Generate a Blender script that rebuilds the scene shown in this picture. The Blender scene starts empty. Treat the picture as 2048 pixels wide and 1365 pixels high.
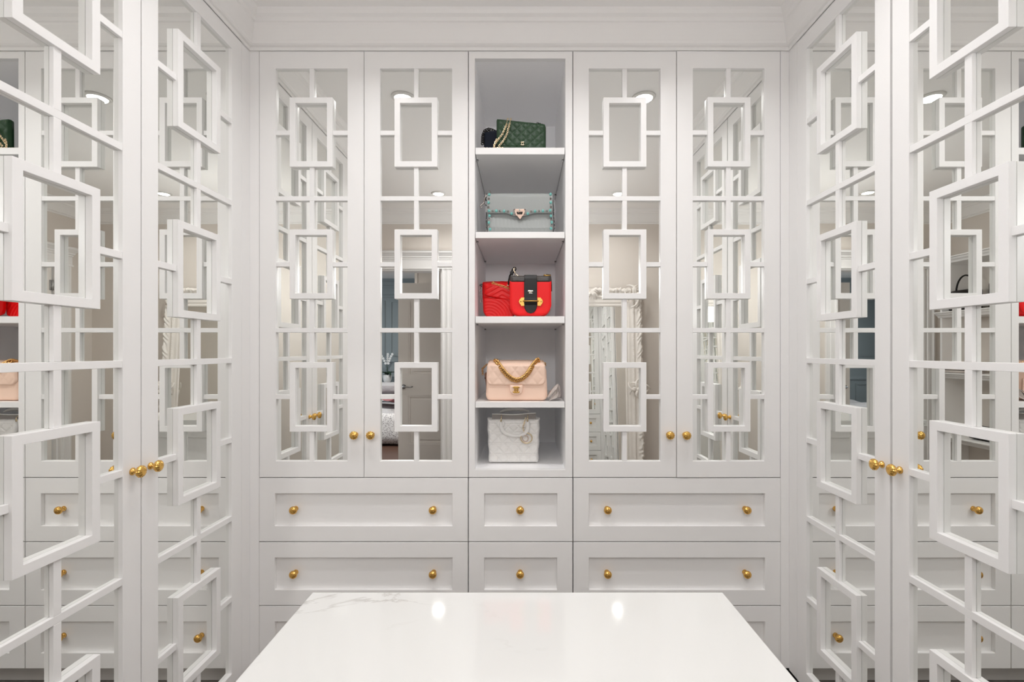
import bpy, math, random
from mathutils import Vector, Matrix
random.seed(7)
SC = bpy.context.scene
COL = SC.collection
PI = math.pi
U = 0.002                      # one photo pixel on the back cabinet plane, in metres
CAMZ = 1.37                    # lens height
D = 1.94                       # lens to back cabinet fronts

# ------------------------------------------------------------------ camera
cd = bpy.data.cameras.new('camera'); cam = bpy.data.objects.new('camera', cd); COL.objects.link(cam)
cam.location = (0, 0, CAMZ); cam.rotation_euler = (PI/2, 0, 0)
cd.sensor_width = 36; cd.lens = 36*970/2048
cd.shift_x = -19/2048; cd.shift_y = 20.5/2048
cd.clip_start = 0.02
SC.camera = cam
# ------------------------------------------------------------------ world, exposure, lamps
w = bpy.data.worlds.new('world'); SC.world = w; w.use_nodes = True
w.node_tree.nodes['Background'].inputs[0].default_value = (.75, .87, 1, 1)
w.node_tree.nodes['Background'].inputs[1].default_value = 1.0
SC.view_settings.view_transform = 'Standard'; SC.view_settings.look = 'None'
SC.view_settings.gamma = 1; SC.view_settings.use_curve_mapping = False
SC.view_settings.exposure = 0.06
LAMP_W = 2.9
SC.cycles.max_bounces = 16; SC.cycles.diffuse_bounces = 10; SC.cycles.glossy_bounces = 10
LAMPS = [(-.62, 1.366), (.02, 1.366), (.64, 1.366), (-.70, -.182), (.817, -.182)]
CEIL = 2.702
for i, (x, y) in enumerate(LAMPS):
    ld = bpy.data.lights.new('downlight_lamp', 'AREA'); ld.shape = 'DISK'; ld.size = .085
    ld.energy = LAMP_W; ld.color = (1, .98, .975); ld.spread = math.radians(140)
    lo = bpy.data.objects.new('downlight_lamp', ld); COL.objects.link(lo); lo.location = (x, y, CEIL-.012)
ld = bpy.data.lights.new('window_daylight', 'AREA'); ld.shape = 'RECTANGLE'; ld.size = 1.3; ld.size_y = 1.5
ld.energy = 60; ld.color = (.86, .93, 1)
lo = bpy.data.objects.new('window_daylight', ld); COL.objects.link(lo); lo.location = (-4.62, -2.6, 1.6)
lo.rotation_euler = (0, -PI/2, 0)
ld = bpy.data.lights.new('bedroom_fill_lamp', 'AREA'); ld.shape = 'DISK'; ld.size = .3  # added area lamp without a fixture, raises the bedroom brightness
ld.energy = 60; ld.color = (1, .96, .92)
lo = bpy.data.objects.new('bedroom_fill_lamp', ld); COL.objects.link(lo); lo.location = (-1.6, -2.6, 2.66)

# ------------------------------------------------------------------ materials
def mat(name, col, rough=.5, metal=0, bump=None, var=None, spec=None, coat=0, emit=None):
    m = bpy.data.materials.new(name); m.use_nodes = True
    nt = m.node_tree; b = nt.nodes['Principled BSDF']
    b.inputs['Base Color'].default_value = (*col, 1); b.inputs['Roughness'].default_value = rough
    b.inputs['Metallic'].default_value = metal
    if spec is not None: b.inputs['Specular IOR Level'].default_value = spec
    if coat: b.inputs['Coat Weight'].default_value = coat; b.inputs['Coat Roughness'].default_value = .08
    if emit: b.inputs['Emission Color'].default_value = (*emit[0], 1); b.inputs['Emission Strength'].default_value = emit[1]
    tc = nt.nodes.new('ShaderNodeTexCoord')
    if var:                                   # var = (scale, amount)
        n = nt.nodes.new('ShaderNodeTexNoise'); n.inputs['Scale'].default_value = var[0]; n.inputs['Detail'].default_value = 4
        nt.links.new(tc.outputs['Object'], n.inputs['Vector'])
        mx = nt.nodes.new('ShaderNodeMix'); mx.data_type = 'RGBA'
        mx.inputs[6].default_value = (*[c*(1-var[1]) for c in col], 1)
        mx.inputs[7].default_value = (*[min(1, c*(1+var[1])) for c in col], 1)
        nt.links.new(n.outputs['Fac'], mx.inputs[0]); nt.links.new(mx.outputs[2], b.inputs['Base Color'])
    if bump:                                  # bump = (scale, strength, distance)
        n = nt.nodes.new('ShaderNodeTexNoise'); n.inputs['Scale'].default_value = bump[0]; n.inputs['Detail'].default_value = 3
        nt.links.new(tc.outputs['Object'], n.inputs['Vector'])
        bp = nt.nodes.new('ShaderNodeBump'); bp.inputs['Strength'].default_value = bump[1]; bp.inputs['Distance'].default_value = bump[2]
        nt.links.new(n.outputs['Fac'], bp.inputs['Height']); nt.links.new(bp.outputs['Normal'], b.inputs['Normal'])
    return m

M = {}
M['cab'] = mat('satin_white_lacquer', (.865, .86, .857), .32, var=(1.5, .01))
M['inner'] = mat('white_cabinet_interior', (.95, .95, .96), .45)
M['trim'] = mat('white_trim_paint', (.855, .845, .837), .45, var=(2, .01))
M['ceil'] = mat('ceiling_paint', (.90, .888, .878), .8, bump=(180, .05, .002))
M['wall'] = mat('greige_wall_paint', (.70, .65, .60), .7, bump=(220, .05, .002))
M['mirror'] = mat('silvered_mirror', (.90, .91, .89), 0.0, 1)
M['brass'] = mat('polished_brass', (.80, .47, .13), .13, 1)
M['brass2'] = mat('fluted_brass', (.82, .50, .14), .16, 1)
M['gold'] = mat('gold_metal', (.62, .38, .10), .42, 1)
M['pgold'] = mat('pale_gold_metal', (.86, .72, .50), .2, 1)
M['agold'] = mat('aged_gold_metal', (.72, .44, .17), .25, 1)
M['steel'] = mat('steel', (.5, .5, .5), .25, 1)
M['bedwall'] = mat('blue_grey_bedroom_paint', (.21, .245, .26), .7)
M['bedfloor'] = mat('dark_red_brown_wood', (.09, .045, .03), .35, var=(6, .3))
M['toe'] = mat('toe_kick_paint', (.62, .60, .58), .5)
M['door'] = mat('interior_door_paint', (.84, .80, .76), .4)
M['plaster'] = mat('antique_white_plaster', (.80, .76, .71), .5, var=(9, .08), bump=(60, .2, .004))
M['green'] = mat('dark_green_lambskin', (.014, .046, .017), .40, bump=(300, .08, .001), spec=.35)
M['navy'] = mat('navy_suede', (.002, .006, .018), .85, var=(20, .3))
M['black'] = mat('black_leather', (.009, .008, .0075), .42, bump=(200, .1, .001), spec=.3)
M['croc'] = mat('dark_brown_textured_leather', (.055, .047, .043), .35, bump=(90, .6, .004), var=(60, .4))
M['grey_l'] = mat('blue_grey_grained_leather', (.33, .35, .345), .5, bump=(420, .35, .001))
M['grey_d'] = mat('grey_leather_edge', (.16, .17, .17), .5)
M['turq'] = mat('turquoise_stone', (.16, .45, .42), .25, var=(90, .3))
M['pewter'] = mat('pewter_metal', (.45, .40, .38), .25, 1)
M['rose'] = mat('rose_gold_metal', (.66, .50, .42), .28, 1)
M['red'] = mat('scarlet_leather', (.70, .004, .005), .38, spec=.35, bump=(300, .06, .001))
M['red2'] = mat('bright_red_leather', (.86, .016, .018), .5, bump=(500, .12, .001), spec=.25)
M['beige'] = mat('blush_beige_lambskin', (.88, .64, .51), .38, bump=(300, .06, .001))
M['tan'] = mat('brown_leather_gusset', (.40, .22, .15), .45)
M['cloth'] = mat('grey_dust_bag_cloth', (.52, .47, .44), .9)
M['wleather'] = mat('white_lambskin', (.83, .82, .80), .28, bump=(300, .06, .001))
M['gleather'] = mat('grey_lining_leather', (.26, .24, .225), .5)
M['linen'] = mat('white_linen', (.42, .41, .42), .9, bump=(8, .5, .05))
M['pink'] = mat('dusty_pink_throw', (.35, .14, .15), .9)
M['leaf'] = mat('dark_orchid_leaf', (.02, .05, .02), .4)
M['petal'] = mat('white_orchid_petal', (.75, .75, .75), .6)
M['pot'] = mat('white_glazed_pot', (.6, .6, .6), .3)
M['lens'] = mat('glowing_lamp_lens', (1, 1, 1), .5, emit=((1, .97, .93), 14))
M['globe'] = mat('fill_globe_glow', (1, 1, 1), .4, emit=((.985, .985, 1), 37))  # glow of the added fill globe
M['canring'] = mat('downlight_trim', (.75, .74, .72), .3)
# patterned cushion
m = mat('paisley_cushion_fabric', (.55, .52, .52), .9); nt = m.node_tree
v = nt.nodes.new('ShaderNodeTexVoronoi'); v.inputs['Scale'].default_value = 55; tc = nt.nodes.new('ShaderNodeTexCoord')
r = nt.nodes.new('ShaderNodeValToRGB'); r.color_ramp.elements[0].color = (.22, .2, .21, 1); r.color_ramp.elements[1].color = (.65, .63, .63, 1)
r.color_ramp.elements[0].position = .3; r.color_ramp.elements[1].position = .42
nt.links.new(tc.outputs['Object'], v.inputs['Vector']); nt.links.new(v.outputs['Distance'], r.inputs[0])
nt.links.new(r.outputs[0], nt.nodes['Principled BSDF'].inputs['Base Color']); M['paisley'] = m
# quartz with faint grey veins
m = mat('white_veined_quartz', (.9, .9, .89), .07, spec=.5); nt = m.node_tree; b = nt.nodes['Principled BSDF']
tc = nt.nodes.new('ShaderNodeTexCoord'); mp = nt.nodes.new('ShaderNodeMapping'); mp.inputs['Rotation'].default_value = (0, 0, .75)
mp.inputs['Scale'].default_value = (1, 1.9, 1)
n1 = nt.nodes.new('ShaderNodeTexNoise'); n1.inputs['Scale'].default_value = 2.3; n1.inputs['Detail'].default_value = 9
n1.inputs['Roughness'].default_value = .62; n1.inputs['Distortion'].default_value = .6
s = nt.nodes.new('ShaderNodeMath'); s.operation = 'SUBTRACT'; s.inputs[1].default_value = .5
a = nt.nodes.new('ShaderNodeMath'); a.operation = 'ABSOLUTE'
r = nt.nodes.new('ShaderNodeValToRGB'); r.color_ramp.elements[0].position = 0; r.color_ramp.elements[0].color = (1, 1, 1, 1)
r.color_ramp.elements[1].position = .011; r.color_ramp.elements[1].color = (0, 0, 0, 1)
n2 = nt.nodes.new('ShaderNodeTexNoise'); n2.inputs['Scale'].default_value = 3.1; n2.inputs['Detail'].default_value = 2
r2 = nt.nodes.new('ShaderNodeValToRGB'); r2.color_ramp.elements[0].position = .53; r2.color_ramp.elements[1].position = .70
mu = nt.nodes.new('ShaderNodeMath'); mu.operation = 'MULTIPLY'
mx = nt.nodes.new('ShaderNodeMix'); mx.data_type = 'RGBA'
mx.inputs[6].default_value = (.65, .65, .635, 1); mx.inputs[7].default_value = (.42, .40, .38, 1)
L = nt.links.new
L(tc.outputs['Object'], mp.inputs[0]); L(mp.outputs[0], n1.inputs['Vector']); L(n1.outputs['Fac'], s.inputs[0]); L(s.outputs[0], a.inputs[0])
L(a.outputs[0], r.inputs[0]); L(tc.outputs['Object'], n2.inputs['Vector']); L(n2.outputs['Fac'], r2.inputs[0])
L(r.outputs[0], mu.inputs[0]); L(r2.outputs[0], mu.inputs[1])
sx_ = nt.nodes.new('ShaderNodeSeparateXYZ'); L(tc.outputs['Object'], sx_.inputs[0])
mm = nt.nodes.new('ShaderNodeMath'); mm.operation = 'MULTIPLY_ADD'; mm.inputs[1].default_value = -.35; L(sx_.outputs[0], mm.inputs[0]); L(n2.outputs['Fac'], mm.inputs[2]); L(mm.outputs[0], r2.inputs[0]); L(mu.outputs[0], mx.inputs[0]); L(mx.outputs[2], b.inputs['Base Color'])
M['quartz'] = m
# floor plank wood
m = mat('grey_oak_plank', (.2, .18, .165), .4); nt = m.node_tree; b = nt.nodes['Principled BSDF']
tc = nt.nodes.new('ShaderNodeTexCoord'); mp = nt.nodes.new('ShaderNodeMapping'); mp.inputs['Scale'].default_value = (40, 2, 2)
n1 = nt.nodes.new('ShaderNodeTexNoise'); n1.inputs['Scale'].default_value = 1.5; n1.inputs['Detail'].default_value = 6
r = nt.nodes.new('ShaderNodeValToRGB'); r.color_ramp.elements[0].color = (.17, .155, .14, 1); r.color_ramp.elements[1].color = (.34, .31, .285, 1)
nt.links.new(tc.outputs['Object'], mp.inputs[0]); nt.links.new(mp.outputs[0], n1.inputs['Vector']); nt.links.new(n1.outputs['Fac'], r.inputs[0])
nt.links.new(r.outputs[0], b.inputs['Base Color']); M['floor'] = m

# ------------------------------------------------------------------ mesh builder
class MB:
    def __init__(s): s.v = []; s.f = []; s.sm = []
    def add(s, vs, fs, smooth=False):
        o = len(s.v); s.v += [tuple(p) for p in vs]; s.f += [tuple(i+o for i in f) for f in fs]; s.sm += [smooth]*len(fs)
        return s
    def box(s, x0, x1, y0, y1, z0, z1):
        vs = [(x, y, z) for x in (x0, x1) for y in (y0, y1) for z in (z0, z1)]
        return s.add(vs, [(0, 1, 3, 2), (4, 6, 7, 5), (0, 4, 5, 1), (2, 3, 7, 6), (0, 2, 6, 4), (1, 5, 7, 3)])
    def ring(s, x0, x1, z0, z1, a0, a1, b0, b1, y0, y1):
        """rectangular ring in xz: outer x0..z1, inner a0..b1, from y0 (front) to y1"""
        o = [(x0, z0), (x1, z0), (x1, z1), (x0, z1)]; i = [(a0, b0), (a1, b0), (a1, b1), (a0, b1)]
        vs = [(x, y0, z) for x, z in o+i]+[(x, y1, z) for x, z in o+i]; fs = []
        for k in range(4):
            n = (k+1) % 4
            fs += [(k, n, 4+n, 4+k), (8+k, 12+k, 12+n, 8+n), (k, 8+k, 8+n, n), (4+k, 4+n, 12+n, 12+k)]
        return s.add(vs, fs)
    def poly(s, pts, y0, y1, smooth=False):
        """prism of an xz outline (counter-clockwise seen from -y)"""
        n = len(pts)
        vs = [(x, y0, z) for x, z in pts]+[(x, y1, z) for x, z in pts]
        fs = [tuple(range(n)), tuple(range(2*n-1, n-1, -1))]+[(k, n+k, n+(k+1) % n, (k+1) % n) for k in range(n)]
        return s.add(vs, fs, smooth)
    def lathe(s, prof, c=(0, 0, 0), axis='z', n=20, flute=0, nf=10, flip=1):
        """prof = [(radius, height)]"""
        vs = []; fs = []
        for r_, h in prof:
            for k in range(n):
                t = 2*PI*k/n; rr = r_*(1+flute*abs(math.cos(nf*t/2))-flute) if flute else r_
                a, b = rr*math.cos(t), rr*math.sin(t)
                p = (a, b, h) if axis == 'z' else ((a, -h, b) if axis == 'y' else (h, a, b))
                vs.append((c[0]+p[0], c[1]+p[1], c[2]+p[2]))
        for j in range(len(prof)-1):
            for k in range(n):
                k2 = (k+1) % n; fs.append((j*n+k, j*n+k2, (j+1)*n+k2, (j+1)*n+k))
        fs.append(tuple(range(n))[::-1]); fs.append(tuple((len(prof)-1)*n+k for k in range(n)))
        return s.add(vs, fs, True)
    def tube(s, pts, r, n=8, closed=False):
        pts = [Vector(p) for p in pts]; N = len(pts); vs = []; fs = []; up = None
        for i, p in enumerate(pts):
            if closed: t = pts[(i+1) % N]-pts[i-1]
            else: t = pts[min(i+1, N-1)]-pts[max(i-1, 0)]
            t.normalize()
            if up is None: up = Vector((0, 0, 1)) if abs(t.z) < .9 else Vector((0, 1, 0))
            a = t.cross(up); a.normalize(); b = a.cross(t); up = b
            rr = r[i] if isinstance(r, (list, tuple)) else r
            for k in range(n):
                q = 2*PI*k/n; vs.append(p+a*rr*math.cos(q)+b*rr*math.sin(q))
        for i in range(N if closed else N-1):
            i2 = (i+1) % N
            for k in range(n):
                k2 = (k+1) % n; fs.append((i*n+k, i*n+k2, i2*n+k2, i2*n+k))
        if not closed: fs.append(tuple(range(n))[::-1]); fs.append(tuple((N-1)*n+k for k in range(n)))
        return s.add(vs, fs, True)
    def link(s, c, t, nrm, a, b, r, n=10, m=6):
        """one oval chain link, long axis along t, lying in the plane t x (t cross nrm)"""
        t = Vector(t).normalized(); nn = Vector(nrm); u = t.cross(nn).normalized(); c = Vector(c)
        return s.tube([c+t*a*math.cos(2*PI*k/n)+u*b*math.sin(2*PI*k/n) for k in range(n)], r, m, True)
    def chain(s, pts, L, b, r, n=10, m=6, face=(0, -1, 0), twist=False, sp=1.25):
        P = [Vector(p) for p in pts]; seg = [(P[i+1]-P[i]).length for i in range(len(P)-1)]; tot = sum(seg)
        cnt = max(1, int(tot/(L*sp))); d = 0
        for q in range(cnt):
            d = (q+.5)/cnt*tot; i = 0
            while i < len(seg)-1 and d > seg[i]: d -= seg[i]; i += 1
            t = (P[i+1]-P[i]).normalized(); c = P[i]+t*d
            f = Vector(face); side = t.cross(f)
            if side.length < 1e-3: side = Vector((1, 0, 0))
            side.normalize()
            nr = f if (q % 2 == 0) else side
            if twist: nr = (f*.9+side*.45).normalized(); t = (t+side*.55).normalized()
            s.link(c, t, nr, L, b, r, n, m)
        return s
    def sphere(s, c, r, n=12, m=8, sc=(1, 1, 1)):
        vs = [(c[0], c[1], c[2]+r*sc[2])]; fs = []
        for j in range(1, m):
            for k in range(n):
                a = PI*j/m; b = 2*PI*k/n
                vs.append((c[0]+r*sc[0]*math.sin(a)*math.cos(b), c[1]+r*sc[1]*math.sin(a)*math.sin(b), c[2]+r*sc[2]*math.cos(a)))
        vs.append((c[0], c[1], c[2]-r*sc[2]))
        for k in range(n): fs.append((0, 1+k, 1+(k+1) % n))
        for j in range(m-2):
            for k in range(n): fs.append((1+j*n+k, 1+(j+1)*n+k, 1+(j+1)*n+(k+1) % n, 1+j*n+(k+1) % n))
        e = len(vs)-1
        for k in range(n): fs.append((e, 1+(m-2)*n+(k+1) % n, 1+(m-2)*n+k))
        return s.add(vs, fs, True)
    def xf(s, mtx):
        s.v = [tuple(mtx @ Vector(p)) for p in s.v]; return s
    def build(s, name, material, parent=None, loc=None, bevel=0, fix=True):
        me = bpy.data.meshes.new(name); me.from_pydata(s.v, [], s.f); me.update()
        if fix:
            import bmesh
            bm = bmesh.new(); bm.from_mesh(me); bmesh.ops.recalc_face_normals(bm, faces=bm.faces); bm.to_mesh(me); bm.free()
        for p, q in zip(me.polygons, s.sm): p.use_smooth = q
        me.materials.append(material)
        o = bpy.data.objects.new(name, me); COL.objects.link(o)
        if parent: o.parent = parent
        if loc: o.location = loc
        if bevel:
            b = o.modifiers.new('bevel', 'BEVEL'); b.width = bevel; b.segments = 2; b.limit_method = 'ANGLE'
        return o

def tag(o, label=None, cat=None, group=None, kind=None):
    if label: o['label'] = label
    if cat: o['category'] = cat
    if group: o['group'] = group
    if kind: o['kind'] = kind
    return o
def empty(name, loc=(0, 0, 0), rz=0, label=None, cat=None, group=None):
    o = bpy.data.objects.new(name, None); COL.objects.link(o); o.location = loc; o.rotation_euler = (0, 0, rz)
    o.empty_display_size = .05
    return tag(o, label, cat, group)
def copy_tree(o, parent=None):
    c = o.copy(); COL.objects.link(c); c.parent = parent
    for ch in list(o.children): copy_tree(ch, c)
    return c
def struct(mb, name, material, **k): return tag(mb.build(name, material, **k), kind='structure')
def PX(x, d=0): return (x-1043)*U*(D+d)/D           # photo column -> X on the plane d behind the cabinet fronts
def PZ(y, d=0): return CAMZ+(703-y)*U*(D+d)/D

# ------------------------------------------------------------------ setting
XL, XR = -1.087, 1.070                    # fronts of the side cabinets
XW = 1.86; YR = -.68; YC = .80            # outer room walls, rear wall, near ends of side cabinets
BACK = D+.63
f = struct(MB().box(-2.3, 2.3, YR-.14, BACK+.1, -.03, -.001), 'floor', M['floor'])
# planks of the closet floor, each its own piece
pw = .127; k = 0; x = -1.86
while x < 1.85:
    y = YR; off = (k*0.53) % 1.1
    ys = [YR]+[YR+.35+off+1.2*j for j in range(3) if YR+.35+off+1.2*j < 2.0]+[2.0]
    for j in range(len(ys)-1):
        if abs(x) > 1.15 and ys[j] > .95: continue
        y1 = min(ys[j+1], .8) if abs(x) > 1.15 else ys[j+1]
        if y1 <= ys[j]+.02: continue
        MB().box(x+.0008, x+pw-.0008, ys[j]+.001, y1-.001, -.001, .002).build('plank', M['floor'], f)
    x += pw; k += 1
struct(MB().box(-2.3, 2.3, YR-.14, BACK+.1, CEIL, CEIL+.08), 'ceiling', M['ceil'])
struct(MB().box(-2.0, 2.0, BACK, BACK+.1, 0, CEIL), 'wall_back', M['wall'])
# left wall plain; right wall with a door in it; rear wall with the doorway
struct(MB().box(-XW-.12, -XW, YR, BACK, 0, CEIL), 'wall_left', M['wall'])
DR0, DR1 = -1.27, -.0                      # placeholder span kept simple below
ry0, ry1, rz1 = -.34, .38, 2.13
struct(MB().box(XW, XW+.12, YR, ry0, 0, CEIL).box(XW, XW+.12, ry1, BACK, 0, CEIL).box(XW, XW+.12, ry0, ry1, rz1, CEIL), 'wall_right', M['wall'])
OX0, OX1, OZ = -1.62, -.75, 2.145          # rear doorway
struct(MB().box(-XW-.12, OX0, YR-.13, YR, 0, CEIL).box(OX1, XW+.12, YR-.13, YR, 0, CEIL).box(OX0, OX1, YR-.13, YR, OZ, CEIL), 'wall_rear', M['wall'])
# masonry returns beside the side cabinets
struct(MB().box(-XW, XL-.03, YC-.02, YC-.0, 0, CEIL), 'wall_return_left', M['wall'])
struct(MB().box(XR+.03, XW, YC-.02, YC-.0, 0, CEIL), 'wall_return_right', M['wall'])

# crown: profile (projection, height) swept round the room
HB = CAMZ+601*U
prof = [(0, HB), (.004, HB), (.004, HB+.013), (.012, HB+.015), (.018, HB+.020), (.020, HB+.028), (.022, HB+.032), (.028, HB+.048),
        (.033, HB+.064), (.038, HB+.078), (.040, HB+.086), (.046, HB+.090), (.050, HB+.102), (.060, HB+.110), (.066, HB+.122), (.068, CEIL), (0, CEIL)]
def inward(a, b):
    t = (Vector(b)-Vector(a)).normalized(); return Vector((t.y, -t.x))
loop = [(XL, D), (XR, D), (XR, YC-.02), (XW, YC-.02), (XW, YR), (-XW, YR), (-XW, YC-.02), (XL, YC-.02)]
def sweep_seg(loop, i, prof, closed=True):
    n = len(loop); a, b = loop[i], loop[(i+1) % n]; p, q = loop[i-1], loop[(i+2) % n]
    n0 = inward(p, a); n1 = inward(a, b); n2 = inward(b, q)
    def mit(u, v):
        m_ = u+v; return m_/(1+u.dot(v))
    m0 = mit(n0, n1); m1 = mit(n1, n2); mb = MB(); k = len(prof)
    vs = [(a[0]+m0.x*pr, a[1]+m0.y*pr, z) for pr, z in prof]+[(b[0]+m1.x*pr, b[1]+m1.y*pr, z) for pr, z in prof]
    fs = [(j, (j+1) % k, k+(j+1) % k, k+j) for j in range(k)]+[tuple(range(k)), tuple(range(2*k-1, k-1, -1))]
    return mb.add(vs, fs)
for i in range(len(loop)):
    struct(sweep_seg(loop, i, prof), 'trim_%d' % (i+1), M['trim'])
# baseboards in the rear part
bprof = [(0, 0.002), (.016, 0.002), (.016, .11), (.010, .125), (.006, .14), (0, .14)]
def strip(a, b, prof, name, m=None):
    t = inward(a, b); k = len(prof)
    vs = [(q[0]+t.x*pr, q[1]+t.y*pr, z) for q in (a, b) for pr, z in prof]
    fs = [(j, (j+1) % k, k+(j+1) % k, k+j) for j in range(k)]+[tuple(range(k)), tuple(range(2*k-1, k-1, -1))]
    return struct(MB().add(vs, fs), name, m or M['trim'])
strip((XW, YR), (OX1+.13, YR), bprof, 'baseboard_rear')
strip((XW, YC-.03), (XW, ry1+.12), bprof, 'baseboard_right')
strip((-XW, YR+.02), (-XW, YC-.03), bprof, 'baseboard_left')

# ribbed door casing with a tall cornice header; local x along the wall, facing -y
def casing(name, x0, x1, ztop, loc, rz, cw=.105, hh=.165):
    def rib(xa, xb):
        p = []; n_ = 4
        mb = MB(); wd = xb-xa
        xs = [0, .12, .16, .38, .42, .60, .64, .84, .88, 1]; ds = [.022, .022, .016, .016, .020, .020, .014, .014, .024, .024]
        if xa < x0: pass
        else: xs = [1-q for q in xs][::-1]; ds = ds[::-1]
        k = len(xs)
        pts = [(xa+wd*q, -d_) for q, d_ in zip(xs, ds)]+[(xb, 0), (xa, 0)]
        vs = [(q[0], q[1], z) for z in (0.003, ztop) for q in pts]; m_ = len(pts)
        fs = [(j, (j+1) % m_, m_+(j+1) % m_, m_+j) for j in range(m_)]+[tuple(range(m_)), tuple(range(2*m_-1, m_-1, -1))]
        return mb.add(vs, fs)
    root = empty(name, loc, rz); root['kind'] = 'structure'
    rib(x0-cw, x0).build('casing_jamb', M['trim'], root)
    rib(x1, x1+cw).build('casing_jamb', M['trim'], root)
    pr = [(0, ztop), (.026, ztop), (.026, ztop+.012), (.018, ztop+.016), (.018, ztop+.085), (.024, ztop+.09), (.024, ztop+.10), (.034, ztop+.108),
          (.034, ztop+.118), (.050, ztop+.135), (.064, ztop+.148), (.064, ztop+.158), (.07, ztop+hh), (0, ztop+hh)]
    k = len(pr); mb = MB(); vs = []
    for s_ in (-1, 1):
        for p_, z in pr:
            e = (x0-cw-p_*.8) if s_ < 0 else (x1+cw+p_*.8)
            vs.append((e, -p_, z))
    fs = [(j, (j+1) % k, k+(j+1) % k, k+j) for j in range(k)]+[tuple(range(k)), tuple(range(2*k-1, k-1, -1))]
    mb.add(vs, fs).build('casing_header', M['trim'], root)
    MB().box(x0, x0+.015, 0, .13, 0, ztop).box(x1-.015, x1, 0, .13, 0, ztop).box(x0, x1, 0, .13, ztop-.015, ztop).build('jamb_lining', M['trim'], root)
    return root
# rear doorway (faces +y): local x is mirrored
casing('trim_rear_doorway', -OX1, -OX0, OZ, (0, YR, 0), PI)
casing('trim_right_doorway', -ry1, -ry0, rz1, (XW, 0, 0), -PI/2)

def panel_leaf(mb, w_, h_, t=.04, rows=((.10, .85), (.95, 1.08), (1.18, 1.95))):
    """door leaf with recessed panels both faces, local x 0..w, y 0..t"""
    st = .11
    zs = [0]
    mb.box(0, st, 0, t, 0, h_); mb.box(w_-st, w_, 0, t, 0, h_)
    prev = 0
    for a, b in rows:
        mb.box(st, w_-st, 0, t, prev, a)
        mb.box(st, w_-st, .014, t-.014, a, b)
        for s_ in (0, 1):
            y0, y1 = (.004, .014) if s_ == 0 else (t-.014, t-.004)
            mb.ring(st, w_-st, a, b, st+.018, w_-st-.018, a+.018, b-.018, y0, y1)
        mb.box(st+.05, w_-st-.05, .006, t-.006, a+.05, b-.05) if b-a > .3 else None
        prev = b
    mb.box(st, w_-st, 0, t, prev, h_)
    return mb
def lever(mb, x, z, y, s_=1):
    mb.lathe([(.026, 0), (.026, .006), (.012, .008), (.009, .045), (.009, .05)], (x, y, z), 'y', 14)
    mb.tube([(x, y-.045, z), (x+s_*.03, y-.05, z), (x+s_*.08, y-.05, z-.003), (x+s_*.11, y-.045, z+.004)], [.009, .009, .008, .006], 8)
# closed door leaf inside the right doorway, hinged next to the rear corner
dl = empty('door_1', (XW+.03, -ry0*0+ry1-.017, 0), -PI/2); dl['kind'] = 'structure'
wl = (ry1-ry0)-.034
panel_leaf(MB(), wl-.008, rz1-.02).build('door_leaf', M['door'], dl, (0, 0, .004))
lv = MB(); lever(lv, .07, 1.02, 0, 1); lv.build('door_handle', M['steel'], dl)
for hz in (.25, 1.1, 1.9):
    MB().lathe([(.008, 0), (.008, .09)], (wl-.004, -.006, hz), 'z', 10).box(wl-.03, wl-.004, -.003, .0, hz, hz+.09).build('hinge', M['steel'], dl)

# ------------------------------------------------------------------ bedroom beyond the doorway
BX0, BX1, BY0, BY1 = -4.5, .9, -5.05, YR-.13
struct(MB().box(BX0-.1, BX1+.1, BY0-.1, BY1, -.05, -.002), 'floor_bedroom', M['bedfloor'])
struct(MB().box(BX0-.1, BX1+.1, BY0-.1, BY1, CEIL, CEIL+.08), 'ceiling_bedroom', M['ceil'])
struct(MB().box(BX0-.1, BX1+.1, BY0-.1, BY0, 0, CEIL), 'wall_bedroom_far', M['bedwall'])
struct(MB().box(BX1, BX1+.1, BY0, BY1, 0, CEIL), 'wall_bedroom_side', M['bedwall'])
struct(MB().box(BX0, -XW-.12, BY1-.0, BY1+.1, 0, CEIL), 'wall_bedroom_near', M['bedwall'])
wz0, wz1, wy0, wy1 = .85, 2.35, -3.25, -1.95
struct(MB().box(BX0-.1, BX0, BY0, wy0, 0, CEIL).box(BX0-.1, BX0, wy1, BY1, 0, CEIL).box(BX0-.1, BX0, wy0, wy1, 0, wz0).box(BX0-.1, BX0, wy0, wy1, wz1, CEIL), 'wall_bedroom_window', M['bedwall'])
wf = struct(MB().box(BX0-.07, BX0-.03, wy0, wy0+.05, wz0, wz1).box(BX0-.07, BX0-.03, wy1-.05, wy1, wz0, wz1).box(BX0-.07, BX0-.03, wy0, wy1, wz0, wz0+.05)
            .box(BX0-.07, BX0-.03, wy0, wy1, wz1-.05, wz1).box(BX0-.065, BX0-.035, (wy0+wy1)/2-.02, (wy0+wy1)/2+.02, wz0, wz1), 'window_1', M['trim'])
cr = [(0, CEIL-.16), (.012, CEIL-.16), (.012, CEIL-.13), (.03, CEIL-.11), (.05, CEIL-.06), (.08, CEIL-.03), (.09, CEIL), (0, CEIL)]
def wallstrip(y, x0, x1, pr, name):
    k = len(pr); vs = [(x, y+p_, z) for x in (x0, x1) for p_, z in pr]
    fs = [(j, (j+1) % k, k+(j+1) % k, k+j) for j in range(k)]+[tuple(range(k)), tuple(range(2*k-1, k-1, -1))]
    return struct(MB().add(vs, fs), name, M['bedwall'])
wallstrip(BY0, BX0, BX1, cr, 'trim_bedroom_crown')
for j, z in enumerate((2.36, 1.16, .84)):
    wallstrip(BY0, BX0, BX1, [(0, z), (.012, z), (.022, z+.02), (.022, z+.035), (.01, z+.06), (0, z+.06)], 'trim_bedroom_rail_%d' % (j+1))
mb = MB()
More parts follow.
